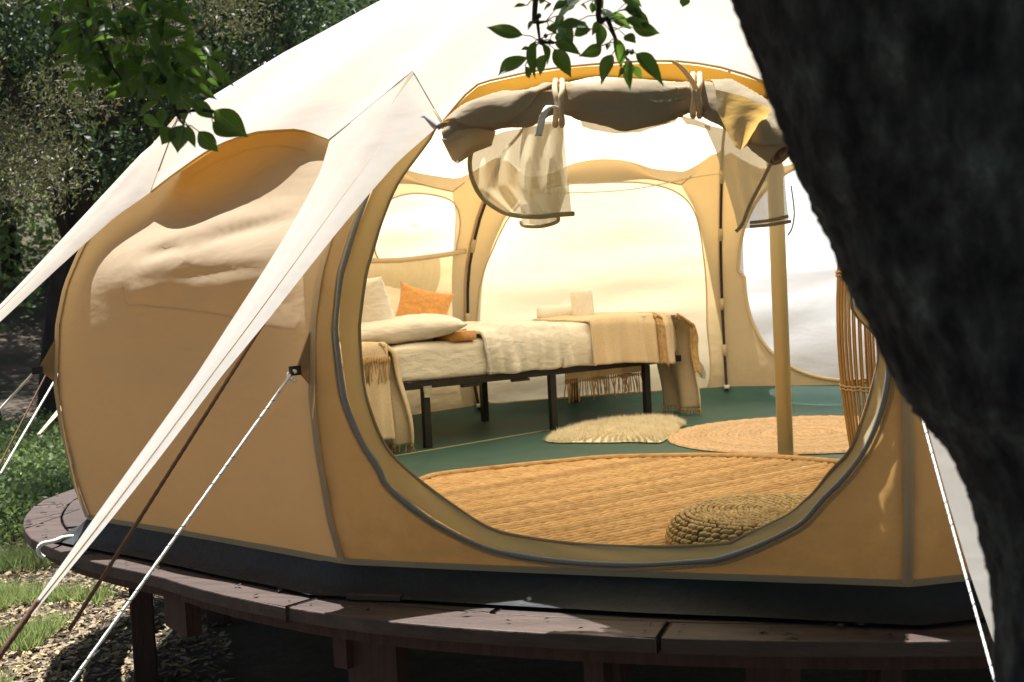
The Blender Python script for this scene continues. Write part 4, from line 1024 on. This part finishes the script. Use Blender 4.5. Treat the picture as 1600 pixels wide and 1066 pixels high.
# sheepskin
skin = empty('sheepskin_rug', (0, 0, 0), 'cream sheepskin lying on the green floor beside the bed', 'rug')
spx = [(853, 687), (870, 676), (900, 668), (935, 661), (970, 657), (1005, 655), (1035, 653), (1060, 656), (1070, 663), (1058, 668), (1062, 674), (1045, 682), (1030, 690), (990, 689), (950, 690), (900, 690), (870, 690)]
sp_ = smooth_path([atz(x, y, .02) for x, y in spx], 80, True); sc_ = sp_.mean(0)
v = [sc_+UPV*.03]; f = []
for i, p in enumerate(sp_):
    for j in range(1, 7):
        q = j/6; v.append(sc_+(p-sc_)*q+UPV*(.03*(1-q**3)-.004))
for i in range(len(sp_)):
    a = 1+i*6; b = 1+((i+1) % len(sp_))*6; f.append((0, a, b))
    for j in range(5): f.append((a+j, a+j+1, b+j+1, b+j))
mk('hide', v, f, M['wool'], skin)
nh = 45000; ii = rng.integers(0, len(sp_), nh); qq = np.sqrt(rng.random(nh)); base = sc_+(sp_[ii]-sc_)*qq[:, None]+UPV*(.03*(1-qq**3)-.004)[:, None]
ang = noise2(base[:, 0]*14, base[:, 1]*14)*9; lean = np.stack([np.cos(ang), np.sin(ang), np.zeros(nh)], 1)*.010+rng.normal(0, .009, (nh, 3)); tipp = base+lean+UPV*(.012*rng.random(nh)+.008)[:, None]
side = np.cross(tipp-base, rng.normal(0, 1, (nh, 3))); side /= np.linalg.norm(side, axis=1)[:, None]; side *= .0011
Vh = np.stack([base-side, base+side, tipp], 1).reshape(-1, 3); mk('wool', Vh, np.arange(nh*3).reshape(-1, 3), M['wool'], skin, kind='stuff')

# ------------------------------------------------------------------ woven pouf
pf = atz(1044, 858, .03); PR = .30; pc_ = np.array([pf[0]+PR*.98, pf[1]+.10, 0])
pouf = empty('woven_pouf', tuple(pc_), 'round braided straw pouf just inside the doorway', 'pouf')
def knot(): 
    vv = []; ff = []; 
    for i in range(5):
        t = i/4; r = [.35, .9, 1, .9, .35][i]
        for j in range(6): a = j*math.pi/3; vv.append(((t-.5)*2, math.cos(a)*r, math.sin(a)*r))
    for i in range(4):
        for j in range(6): ff.append((i*6+j, i*6+(j+1) % 6, (i+1)*6+(j+1) % 6, (i+1)*6+j))
    ff += [(0, 1, 2, 3, 4, 5), (29, 28, 27, 26, 25, 24)]; return vv, ff
kv, kf = knot(); kv = np.array(kv); V = []; F = []
prof_p = []
HT = .135
for s in np.linspace(0, 1, 26):     # from the centre of the top over the rounded edge to the floor
    L_ = .30*.72+.30*.6+.1; q = s*(PR+HT)
    if q < PR-.08: prof_p.append((q, HT))
    elif q < PR+.06: a = (q-(PR-.08))/.14*math.pi/2; prof_p.append((PR-.08+.085*math.sin(a), HT-.085*(1-math.cos(a))))
    else: prof_p.append((PR+.004, max(.012, HT-.085-(q-PR-.06))))
for ri, (r, z) in enumerate(prof_p):
    if r < .012: r = .012
    n = max(5, int(2*math.pi*r/.026)); up_ = 0
    for i in range(n):
        a = 2*math.pi*(i+.5*(ri % 2))/n+random.uniform(-.02, .02); c, s = math.cos(a), math.sin(a); T = np.array([-s, c, 0]); O = np.array([c, s, 0]); tw_ = .5
        Tt_ = nrm(T+tw_*(.6*O if z > HT-.01 else .6*UPV)); B_ = nrm(np.cross(Tt_, O+UPV)); C_ = np.cross(Tt_, B_); b = len(V); k_ = random.uniform(.85, 1.15)
        for p in kv: V.append(O*r+UPV*(z-.008)+Tt_*p[0]*.0155*k_+B_*p[1]*.0085*k_+C_*p[2]*.0085)
        F += [tuple(x+b for x in q) for q in kf]
mk('braided_straw', V, F, M['wicker'], pouf, kind='stuff')
vv, ff = grid(lambda a, b: (math.cos(a*2*math.pi)*np.interp(b, [0, .6, .8, 1], [0, PR-.05, PR-.015, PR-.02]), math.sin(a*2*math.pi)*np.interp(b, [0, .6, .8, 1], [0, PR-.05, PR-.015, PR-.02]), np.interp(b, [0, .6, .8, 1], [HT-.015, HT-.018, HT-.08, .012])), 40, 14)
mk('pouf_core', vv, ff, M['wicker'], pouf)

# ------------------------------------------------------------------ bamboo lantern
lc = atz(1392, 752, .012); lan = empty('bamboo_lantern', tuple(lc), 'tall barrel shaped bamboo cane lantern beside the right edge of the doorway', 'lantern')
LH = 1.12
def lr(z): return .125+.048*math.sin(math.pi*min(1, max(0, z/LH)))
cane = None
for i in range(44):
    a = 2*math.pi*i/44
    if cane is None:
        vv, ff = tube([(lr(z), 0, z) for z in np.linspace(.01, LH, 14)], .0048, 6); cane = mk('cane', vv, ff, M['bamboo'], lan)
    else: share('cane', cane, lan, Matrix.Rotation(a+random.uniform(-.02, .02), 4, 'Z'))
for z in (.03, .36, .78, LH-.02):
    for dz in (-.006, .006):
        P = [(math.cos(t)*(lr(z)+.006), math.sin(t)*(lr(z)+.006), z+dz+.003*math.sin(t*22)) for t in np.linspace(0, 2*math.pi, 60)]
        vv, ff = tube(P, .004, 5); mk('binding_ring', vv, ff, M['bamboo'], lan)

# ------------------------------------------------------------------ foreground trunk and crown
ftree = empty('apple_tree', tuple(atdepth(1560, 1500, 1.5)), 'dark leaning tree trunk filling the right side of the view', 'tree')
ftree.location = (0, 0, 0)
edge_px = [(1100, -200), (1167, 0), (1213, 120), (1248, 215), (1284, 298), (1318, 371), (1350, 449), (1388, 520), (1436, 619), (1472, 668), (1510, 715), (1545, 785), (1566, 860), (1584, 960), (1592, 1066), (1610, 1300)]
dep = 1.45; v = []; f = []; eP = smooth_path([atdepth(x, y, dep) for x, y in edge_px], 140); na = 120
rad_ = np.interp(np.linspace(0, 1, len(eP)), [0, .25, .6, .8, 1], [.21, .20, .175, .18, .2])
for i, p in enumerate(eP):
    c = p+RT*rad_[i]+FW*.03
    for j in range(na):
        a = 2*math.pi*j/na
        rr2 = rad_[i]*(1+.030*float(noise2(j*.33, i*.12))+.045*float(noise2(j*.9, i*.35))+.045*abs(float(noise2(j*1.7, i*.5))))
        if j == 0 or j == na: pass
        w = RT*math.cos(a)*rr2+FW*math.sin(a)*rr2
        v.append(c+w)
for i in range(len(eP)-1):
    for j in range(na): a = i*na+j; b = i*na+(j+1) % na; f.append((a, b, b+na, a+na))
mk('trunk', v, f, M['bark'], ftree)
top = eP[0]+RT*.2
for e_, r1 in (((-1.8, -3.6, 3.0), .05), ((-.3, -3.2, 3.3), .06), ((1.6, -3.5, 3.4), .06), ((-1.2, -5.2, 3.4), .05), ((.8, -5.4, 3.6), .06)):
    e_ = np.array(e_, float); P = smooth_path([top, top*.55+e_*.45+np.array([0, 0, .35]), e_], 14)
    vv, ff = tube(P, np.linspace(.13, r1*.4, len(P)), 9); mk('limb', vv, ff, M['bark'], ftree)
def leafcloud(centres, rads, n, size, mat, name, parent, aspect=.45, flat=.3, seedl=0, normal_up=.3):
    g = np.random.default_rng(seedl); centres = np.array(centres, float); rads = np.array(rads, float)
    w = rads**2; w /= w.sum(); ci = g.choice(len(centres), n, p=w)
    d = g.normal(0, 1, (n, 3)); d /= np.linalg.norm(d, axis=1)[:, None]; rr = rads[ci]*(g.random(n)**.45)
    c = centres[ci]+d*rr[:, None]*np.array([1, 1, .8])
    ax1 = g.normal(0, 1, (n, 3)); ax1[:, 2] -= .3; ax1 /= np.linalg.norm(ax1, axis=1)[:, None]
    nn = g.normal(0, 1, (n, 3)); nn[:, 2] += normal_up; sd_ = np.cross(ax1, nn); sd_ /= np.linalg.norm(sd_, axis=1)[:, None]
    s = size*g.uniform(.6, 1.3, n)[:, None]
    V = np.stack([c-ax1*s*.5, c+sd_*s*aspect*.5+ax1*s*.05, c+ax1*s*.5, c-sd_*s*aspect*.5+ax1*s*.05], 1).reshape(-1, 3)
    return mk(name, V, np.arange(n*4).reshape(-1, 4), mat, parent, smooth=False)
cen = []; rd = []
g = np.random.default_rng(5)
for i in range(230):  # crown out of view, spread wide to block sky and sun in front
    x = g.uniform(-4.2, 4.6); y = g.uniform(-9.5, -2.55); cen.append((x, min(y, -2.8) if x < -.8 else y, g.uniform(2.85, 5.2))); rd.append(g.uniform(.25, .6))
for i in range(110):  # extra low clumps added out of view to shade the hanging leaves
    cen.append((g.uniform(-4.2, 1.5), g.uniform(-4.0, -2.8), g.uniform(2.65, 3.2))); rd.append(g.uniform(.15, .35))
leafcloud(cen, rd, 80000, .10, M['leafcrown'], 'crown', ftree, .55, seedl=3)

# ------------------------------------------------------------------ hanging sprays of leaves
def leaf_mesh(curl, fold, seed):
    v = []; n = 8; ws = [0, .55, .86, 1.0, .97, .82, .56, .24, 0]
    for i in range(n+1):
        t = i/n; w = ws[i]*.5; z = -curl*t*t
        for j in (-1, -.5, 0, .5, 1): v.append((t, j*w, z+fold*abs(j)*w+.02*math.sin(t*9+seed+j*2)*abs(j)))
    f = [(i*5+j, i*5+j+1, (i+1)*5+j+1, (i+1)*5+j) for i in range(n) for j in range(4)]
    me = bpy.data.meshes.new('leaf'); me.from_pydata(v, [], f); me.update(); me.materials.append(M['leaf'])
    for p in me.polygons: p.use_smooth = True
    return me
LM = [leaf_mesh(c, f_, i) for i, (c, f_) in enumerate(((.15, .35), (.3, .2), (.05, .5), (.4, .4), (-.1, .3)))]
def place_leaf(root, b, t, w, face):
    b = np.array(b); t = np.array(t); X = t-b; L = np.linalg.norm(X); X /= L; Zv = nrm(face-X*(face@X)); Yv = np.cross(Zv, X)
    mw = Matrix(((X[0]*L, Yv[0]*w, Zv[0]*L, b[0]), (X[1]*L, Yv[1]*w, Zv[1]*L, b[1]), (X[2]*L, Yv[2]*w, Zv[2]*L, b[2]), (0, 0, 0, 1)))
    o = bpy.data.objects.new('leaf', random.choice(LM)); col.objects.link(o); o.parent = root
    o.matrix_local = Matrix.Translation(-root.location) @ mw
def spray(name, label, leaves, twigs, sc, ox, oy, D, wd_corr, seed, fruits=(), extra=()):
    random.seed(seed); g = np.random.default_rng(seed)
    root = empty(name, tuple(atdepth(ox+sc*twigs[0][0][0], oy+sc*twigs[0][0][1], D)), label, 'branch')
    def P(x, y, dd=0): return atdepth(ox+x*sc, oy+y*sc, D+dd)
    ctr = []
    for tw in twigs:
        pth = [P(x, y, .03*math.sin(i+seed)) for i, (x, y) in enumerate(tw)]
        if tw[0][1] < 10: pth = [pth[0]+UPV*.9+np.array([.3, -.1, 0]), pth[0]+UPV*.4+np.array([.06, 0, 0])]+pth
        pth = smooth_path(pth, 30); vv, ff = tube(pth-np.array(root.location), np.linspace(.0085 if tw[0][1] < 10 else .004, .0022, len(pth)), 7); mk('twig', vv, ff, M['bark2'], root); ctr += list(pth)
    ctr = np.array(ctr)
    for (x0, y0, x1, y1, w) in leaves:
        dd = g.uniform(-.06, .06); b = P(x0, y0, dd); t = P(x1, y1, dd+g.uniform(-.022, .022)); face = nrm(-FW*g.uniform(.5, 1)+UPV*g.uniform(-.1, .8)+RT*g.uniform(-.5, .5))
        place_leaf(root, b, t, w*sc/CF*D*wd_corr, face)
        nb = ctr[np.argmin(np.linalg.norm(ctr-b, axis=1))]
        if np.linalg.norm(nb-b) < .10:
            vv, ff = tube(np.array([nb, (nb+b)/2+UPV*.004, b])-np.array(root.location), .0011, 4); mk('leaf_stalk', vv, ff, M['leaf'], root)
    for x, y, r in fruits:
        p = P(x, y)-np.array(root.location); vv, ff = grid(lambda a, b: p+r*np.array([math.cos(a*2*math.pi)*math.sin(b*math.pi), math.sin(a*2*math.pi)*math.sin(b*math.pi), -1.15*math.cos(b*math.pi)]), 10, 7); mk('fruit', vv, ff, M['fruit'], root)
    for (xa, ya, xb, yb, n, lo, hi) in extra:
        for i in range(n):
            x, y = g.uniform(xa, xb), g.uniform(ya, yb); an = g.uniform(0, 6.28); l = g.uniform(lo, hi); dd = g.uniform(-.12, .15)
            b = P(x, y, dd); t = P(x+math.cos(an)*l, y+abs(math.sin(an))*l, dd+g.uniform(-.03, .03)); face = nrm(-FW*g.uniform(.1, 1)+UPV*g.uniform(-.2, .9)+RT*g.uniform(-.8, .8)); place_leaf(root, b, t, l*.55*sc/CF*D, face)
    return root
CL = [(345, 245, 80, 185, 95), (370, 400, 170, 550, 150), (430, 285, 390, 530, 85), (500, 380, 440, 520, 85), (560, 340, 680, 550, 120), (560, 290, 745, 395, 105), (580, 170, 710, 290, 130), (765, -20, 510, 150, 120), (590, 180, 800, 200, 110), (890, 320, 750, 395, 95), (885, 165, 850, 345, 100), (965, 375, 870, 560, 105), (975, 260, 1040, 480, 90), (1125, 370, 1325, 555, 110), (1085, 425, 1085, 630, 80), (1110, 460, 1170, 545, 60), (1090, 130, 1245, 165, 110), (1100, 190, 1290, 235, 100), (1040, 70, 1200, 80, 85), (940, 90, 1090, 210, 85), (1000, -30, 1140, 50, 100), (430, 150, 365, 190, 60), (370, 40, 275, 60, 55), (540, 30, 480, 60, 40), (1050, 245, 1130, 310, 80), (700, 250, 820, 190, 90), (390, 335, 320, 355, 35), (1470, -30, 1455, 55, 80), (820, 20, 830, 95, 60), (745, 35, 800, 70, 50), (640, 10, 550, 60, 60), (870, 150, 830, 235, 60), (720, 150, 780, 245, 90), (940, 300, 925, 345, 40), (1040, 480, 1015, 515, 40), (355, 460, 390, 548, 60), (470, 300, 545, 450, 60), (600, 230, 590, 300, 60), (900, 60, 960, 150, 80), (690, -20, 610, 90, 90), (1060, 60, 1170, 110, 70), (620, 110, 560, 210, 60), (520, 180, 570, 215, 70), (1060, 130, 1180, 200, 80), (850, -20, 900, 60, 70), (1080, 0, 1180, 30, 70), (480, -20, 460, 30, 50)]
spray('leafy_branch', 'leafy twig hanging in front of the white tent roof above the doorway', CL, [[(430, 0), (440, 120), (460, 290)], [(870, 0), (930, 130), (1000, 300), (1070, 420)], [(460, 290), (560, 300)], [(440, 160), (500, 150)]], .225, 740, 0, 2.5, 1.0, 11, [(472, 292, .0055), (500, 250, .004), (1060, 365, .0055), (1098, 360, .005), (455, 110, .0045), (530, 292, .0045)])
LL = [(520, 220, 370, 240, 90), (610, 150, 480, 20, 110), (860, 220, 820, 70, 90), (700, 255, 840, 200, 85), (720, 420, 900, 440, 110), (1000, 250, 1170, 170, 80), (1100, 290, 1310, 390, 120), (1190, 420, 1290, 600, 130), (1170, 540, 1350, 590, 85), (1210, 630, 1340, 745, 95), (1335, 690, 1550, 860, 160), (1325, 760, 1490, 885, 110), (1240, 820, 1365, 955, 110), (1145, 780, 1100, 950, 140), (1075, 800, 1010, 905, 115), (990, 640, 870, 745, 125), (940, 480, 820, 560, 120), (1000, 560, 830, 620, 110), (1090, 560, 1180, 750, 150), (1300, 345, 1450, 352, 55), (1250, 390, 1425, 465, 90), (1310, 430, 1400, 515, 70), (1330, 460, 1455, 510, 70), (1290, 500, 1370, 540, 55), (1050, 90, 1210, 165, 90), (1070, 20, 1180, 0, 90), (940, -10, 970, 95, 70), (530, -20, 675, 30, 60), (700, 100, 600, 60, 80), (590, 260, 510, 330, 90), (570, 340, 480, 400, 90), (620, 430, 700, 500, 110), (770, 400, 800, 560, 120), (900, 330, 830, 300, 80), (1200, 180, 1160, 280, 80), (1170, 780, 1220, 930, 60), (1150, 300, 1080, 400, 120), (1000, 90, 1100, 60, 110)]
spray('leafy_branch', 'thick dark leafy branch hanging over the shaded left of the tent roof', LL, [[(920, 0), (950, 200), (1010, 430), (1100, 700), (1150, 780)], [(560, 0), (590, 180), (660, 350), (760, 500)], [(1100, 700), (1250, 690), (1335, 700)], [(1010, 430), (1150, 380), (1290, 380)]], .25, 0, 0, 2.6, 1.0, 21, [(980, 290, .006)], [(430, -40, 1150, 520, 150, 100, 175), (850, 380, 1150, 760, 26, 90, 150), (1050, 250, 1300, 480, 14, 80, 130), (250, -60, 520, 60, 10, 80, 140), (1080, -40, 1200, 60, 8, 70, 110)])

# ------------------------------------------------------------------ trees behind
def bgpos(px, D): p = CP+(FW+RT*(px-800)/CF)*D; return np.array([p[0], p[1], float(terr(p[0], p[1]))])
def tree(name, label, pos, h, crown_r, nleaf, size, mat, seed, lean=(0, 0), low=.35, clumps=40, group=None, trunk_r=.12, aspect=.45, nlimb=6):
    g = np.random.default_rng(seed); root = empty(name, tuple(pos), label, 'tree', group)
    th = h*.62; tp = smooth_path([(0, 0, -.3), (lean[0]*.3+g.normal(0, .08), g.normal(0, .08), th*.35), (lean[0]*.7, lean[1]*.7, th*.7), (lean[0], lean[1], th)], 16)
    vv, ff = tube(tp, np.linspace(trunk_r, trunk_r*.5, len(tp)), 10); mk('trunk', vv, ff, M['bark2'], root)
    cs = []; rs = []
    for i in range(clumps):
        a = g.uniform(0, 6.28); rr = crown_r*math.sqrt(g.random()); zz = h*g.uniform(low, 1); sh = math.sin(math.pi*min(1, max(.12, (zz/h-low)/(1-low)*.85+.12)))
        cs.append((lean[0]+math.cos(a)*rr*sh, lean[1]+math.sin(a)*rr*sh, zz)); rs.append(g.uniform(.28, .62)*crown_r*.42)
    for i in range(nlimb):
        c = np.array(cs[i]); s0 = tp[int(len(tp)*g.uniform(.35, .85))]; P = smooth_path([s0, (s0+c)/2+np.array([0, 0, .15]), c], 8); vv, ff = tube(P, np.linspace(trunk_r*.45, trunk_r*.12, len(P)), 7); mk('limb', vv, ff, M['bark2'], root)
    leafcloud(cs, rs, nleaf, size, mat, 'crown', root, aspect, seedl=seed); return root
def tcopy(src, pos, rz, s, label):
    r = src.copy(); col.objects.link(r); r.location = pos; r.rotation_euler = (0, 0, rz); r.scale = (s, s, s); r['label'] = label
    for ch in src.children: c = ch.copy(); col.objects.link(c); c.parent = r
    return r
tree('olive_tree', 'pale leaved olive tree in front of the dark oaks at the upper left', bgpos(-210, 9.6), 5.4, 2.1, 60000, .048, M['olive'], 31, lean=(.8, .3), low=.42, clumps=46, aspect=.26, trunk_r=.065)
oakA = tree('holm_oak', 'dark leaning holm oak whose forked trunk shows left of the canvas leg', bgpos(60, 14), 7.2, 2.9, 42000, .085, M['oak'], 41, (1.3, .2), .34, 60, 'dark oaks behind the tent', .13)
tree('holm_oak', 'dark holm oak at the left border with a bare curved stem', bgpos(-20, 13.5), 6.6, 2.5, 30000, .085, M['oak'], 44, (-.8, 0), .36, 50, 'dark oaks behind the tent', .11)
sp = [(170, 17, 1.15, 'dark holm oak right behind the leafy branch'), (330, 21, 1.3, 'dark holm oak above the left slope of the tent roof'), (-190, 18, 1.2, 'dense holm oak just outside the left border'), (30, 23, 1.45, 'tall holm oak farther back behind the forked trunk')]
for i, (px, D, s, lb) in enumerate(sp): tcopy(oakA, tuple(bgpos(px, D)), 1.3*i+.7, s, lb)
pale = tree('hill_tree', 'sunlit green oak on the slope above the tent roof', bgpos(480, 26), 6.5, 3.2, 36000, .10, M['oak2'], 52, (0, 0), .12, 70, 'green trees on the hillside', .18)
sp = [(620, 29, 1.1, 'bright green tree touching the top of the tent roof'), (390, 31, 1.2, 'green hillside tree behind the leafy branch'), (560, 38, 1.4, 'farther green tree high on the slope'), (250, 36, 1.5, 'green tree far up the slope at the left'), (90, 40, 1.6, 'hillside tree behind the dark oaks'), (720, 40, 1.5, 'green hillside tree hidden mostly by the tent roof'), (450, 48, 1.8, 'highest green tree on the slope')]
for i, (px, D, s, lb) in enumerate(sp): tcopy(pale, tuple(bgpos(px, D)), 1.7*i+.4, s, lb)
for i, (x, y, sc_, lb) in enumerate([(-6.5, -9, 1.2, 'unseen oak added to the left behind the viewpoint to block sky'), (-1.5, -13, 1.4, 'unseen oak added straight behind the viewpoint to block sky'), (5.5, -10, 1.2, 'unseen oak added to the right behind the viewpoint to block sky'), (8.5, -4.5, 1.2, 'unseen oak added to the right of the tent to block sky'), (11, 2, 1.2, 'unseen oak added well to the right of the tent to block sky')]):  # out-of-view copies added to keep sky light off the front
    tcopy(oakA, (x, y, float(terr(x, y))), i*1.9, sc_, lb)
# hillside shrubs as one mass
g = np.random.default_rng(8); cs = []; rs = []
for i in range(420):
    px = g.uniform(-500, 1100); D = g.uniform(19, 60); p = bgpos(px, D); r = g.uniform(.6, 1.5)*(.6+D/50); cs.append((p[0], p[1], p[2]+r*.45)); rs.append(r)
leafcloud(cs, rs, 110000, .16, M['shrub'], 'hillside_shrubs', None, .6, seedl=9); bpy.data.objects['hillside_shrubs']['kind'] = 'stuff'
# leafy weeds between ground and oaks
cs = []; rs = []
for i in range(260):
    px = g.uniform(-150, 260); D = g.uniform(7.8, 12.5); p = bgpos(px, D); r = g.uniform(.12, .32); cs.append((p[0], p[1], p[2]+r*.5)); rs.append(r)
leafcloud(cs, rs, 60000, .045, M['shrub'], 'green_weeds', None, .5, seedl=12); bpy.data.objects['green_weeds']['kind'] = 'stuff'
# grass
ng = 200000; px = g.uniform(-140, 330, ng); D = 4.2+10*g.random(ng)**1.2; base = CP+(FW[None]+RT[None]*((px-800)/CF)[:, None])*D[:, None]
msk = (noise2(base[:, 0]*.9+5, base[:, 1]*.9)+.6*noise2(base[:, 0]*3, base[:, 1]*3) > -.10-.25*(D > 8.2)) & (np.hypot(base[:, 0], base[:, 1]) > 3.15); base = base[msk]; ng = len(base)
base[:, 2] = terr(base[:, 0], base[:, 1])-.01
hh = g.uniform(.03, .13, ng)*(1+1.2*np.clip(noise2(base[:, 0]*.7, base[:, 1]*.7+4), 0, 1)); lean = g.normal(0, .4, (ng, 3))*hh[:, None]; tipp = base+lean*[1, 1, 0]+np.array([0, 0, 1])*hh[:, None]
side = g.normal(0, 1, (ng, 3)); side[:, 2] = 0; side /= np.linalg.norm(side, axis=1)[:, None]; side *= .0035
Vg = np.stack([base-side, base+side, tipp], 1).reshape(-1, 3); mk('grass', Vg, np.arange(ng*3).reshape(-1, 3), M['grass'], kind='stuff', smooth=False)
nl_ = 42000; px = g.uniform(-140, 330, nl_); D = 4.2+9*g.random(nl_)**1.1; px[:14000] = g.uniform(0, 1700, 14000); D[:14000] = g.uniform(2.6, 4.6, 14000); c = CP+(FW[None]+RT[None]*((px-800)/CF)[:, None])*D[:, None]; c = c[np.hypot(c[:, 0], c[:, 1]) > 1.6+1.5*g.random(nl_)]; nl_ = len(c)
c[:, 2] = terr(c[:, 0], c[:, 1])+.008+.012*g.random(nl_); a1 = g.normal(0, 1, (nl_, 3)); a1[:, 2] *= .3; a1 /= np.linalg.norm(a1, axis=1)[:, None]; s1 = np.cross(a1, [0, 0, 1.])+g.normal(0, .3, (nl_, 3)); s = g.uniform(.008, .026, nl_)[:, None]
Vl = np.stack([c-a1*s, c+s1*s*.45, c+a1*s, c-s1*s*.45], 1).reshape(-1, 3); mk('leaf_litter', Vl, np.arange(nl_*4).reshape(-1, 4), M['litterleaf'], kind='stuff', smooth=False)

# fallen leaves and screws on the deck rim
g = np.random.default_rng(77); nfl = 60; a = np.radians(g.uniform(-172, -62, nfl)); kk = np.array([rdeck(math.degrees(x)) for x in a]); r = kk-g.uniform(.01, .13, nfl)
c = np.stack([np.cos(a)*r, np.sin(a)*r, np.full(nfl, .006)], 1); a1 = g.normal(0, 1, (nfl, 3)); a1[:, 2] *= .15; a1 /= np.linalg.norm(a1, axis=1)[:, None]; s1 = np.cross(a1, [0, 0, 1.])+g.normal(0, .15, (nfl, 3)); s_ = g.uniform(.007, .02, nfl)[:, None]
mk('fallen_leaves', np.stack([c-a1*s_, c+s1*s_*.45+[0, 0, .004], c+a1*s_, c-s1*s_*.45], 1).reshape(-1, 3), np.arange(nfl*4).reshape(-1, 4), M['bark2'], kind='stuff', smooth=False)
for a0 in edges[1:-1]:
    for da in (-.9, .9):
        for q in (.035, .10):
            k = rdeck(a0+da)-q; p = (math.cos(R(a0+da))*k, math.sin(R(a0+da))*k, .0025)
            if -175 < a0+da < -55: MB().tube([p, (p[0], p[1], .0035)], .0035, 8).build('screw', M['black'], deck)
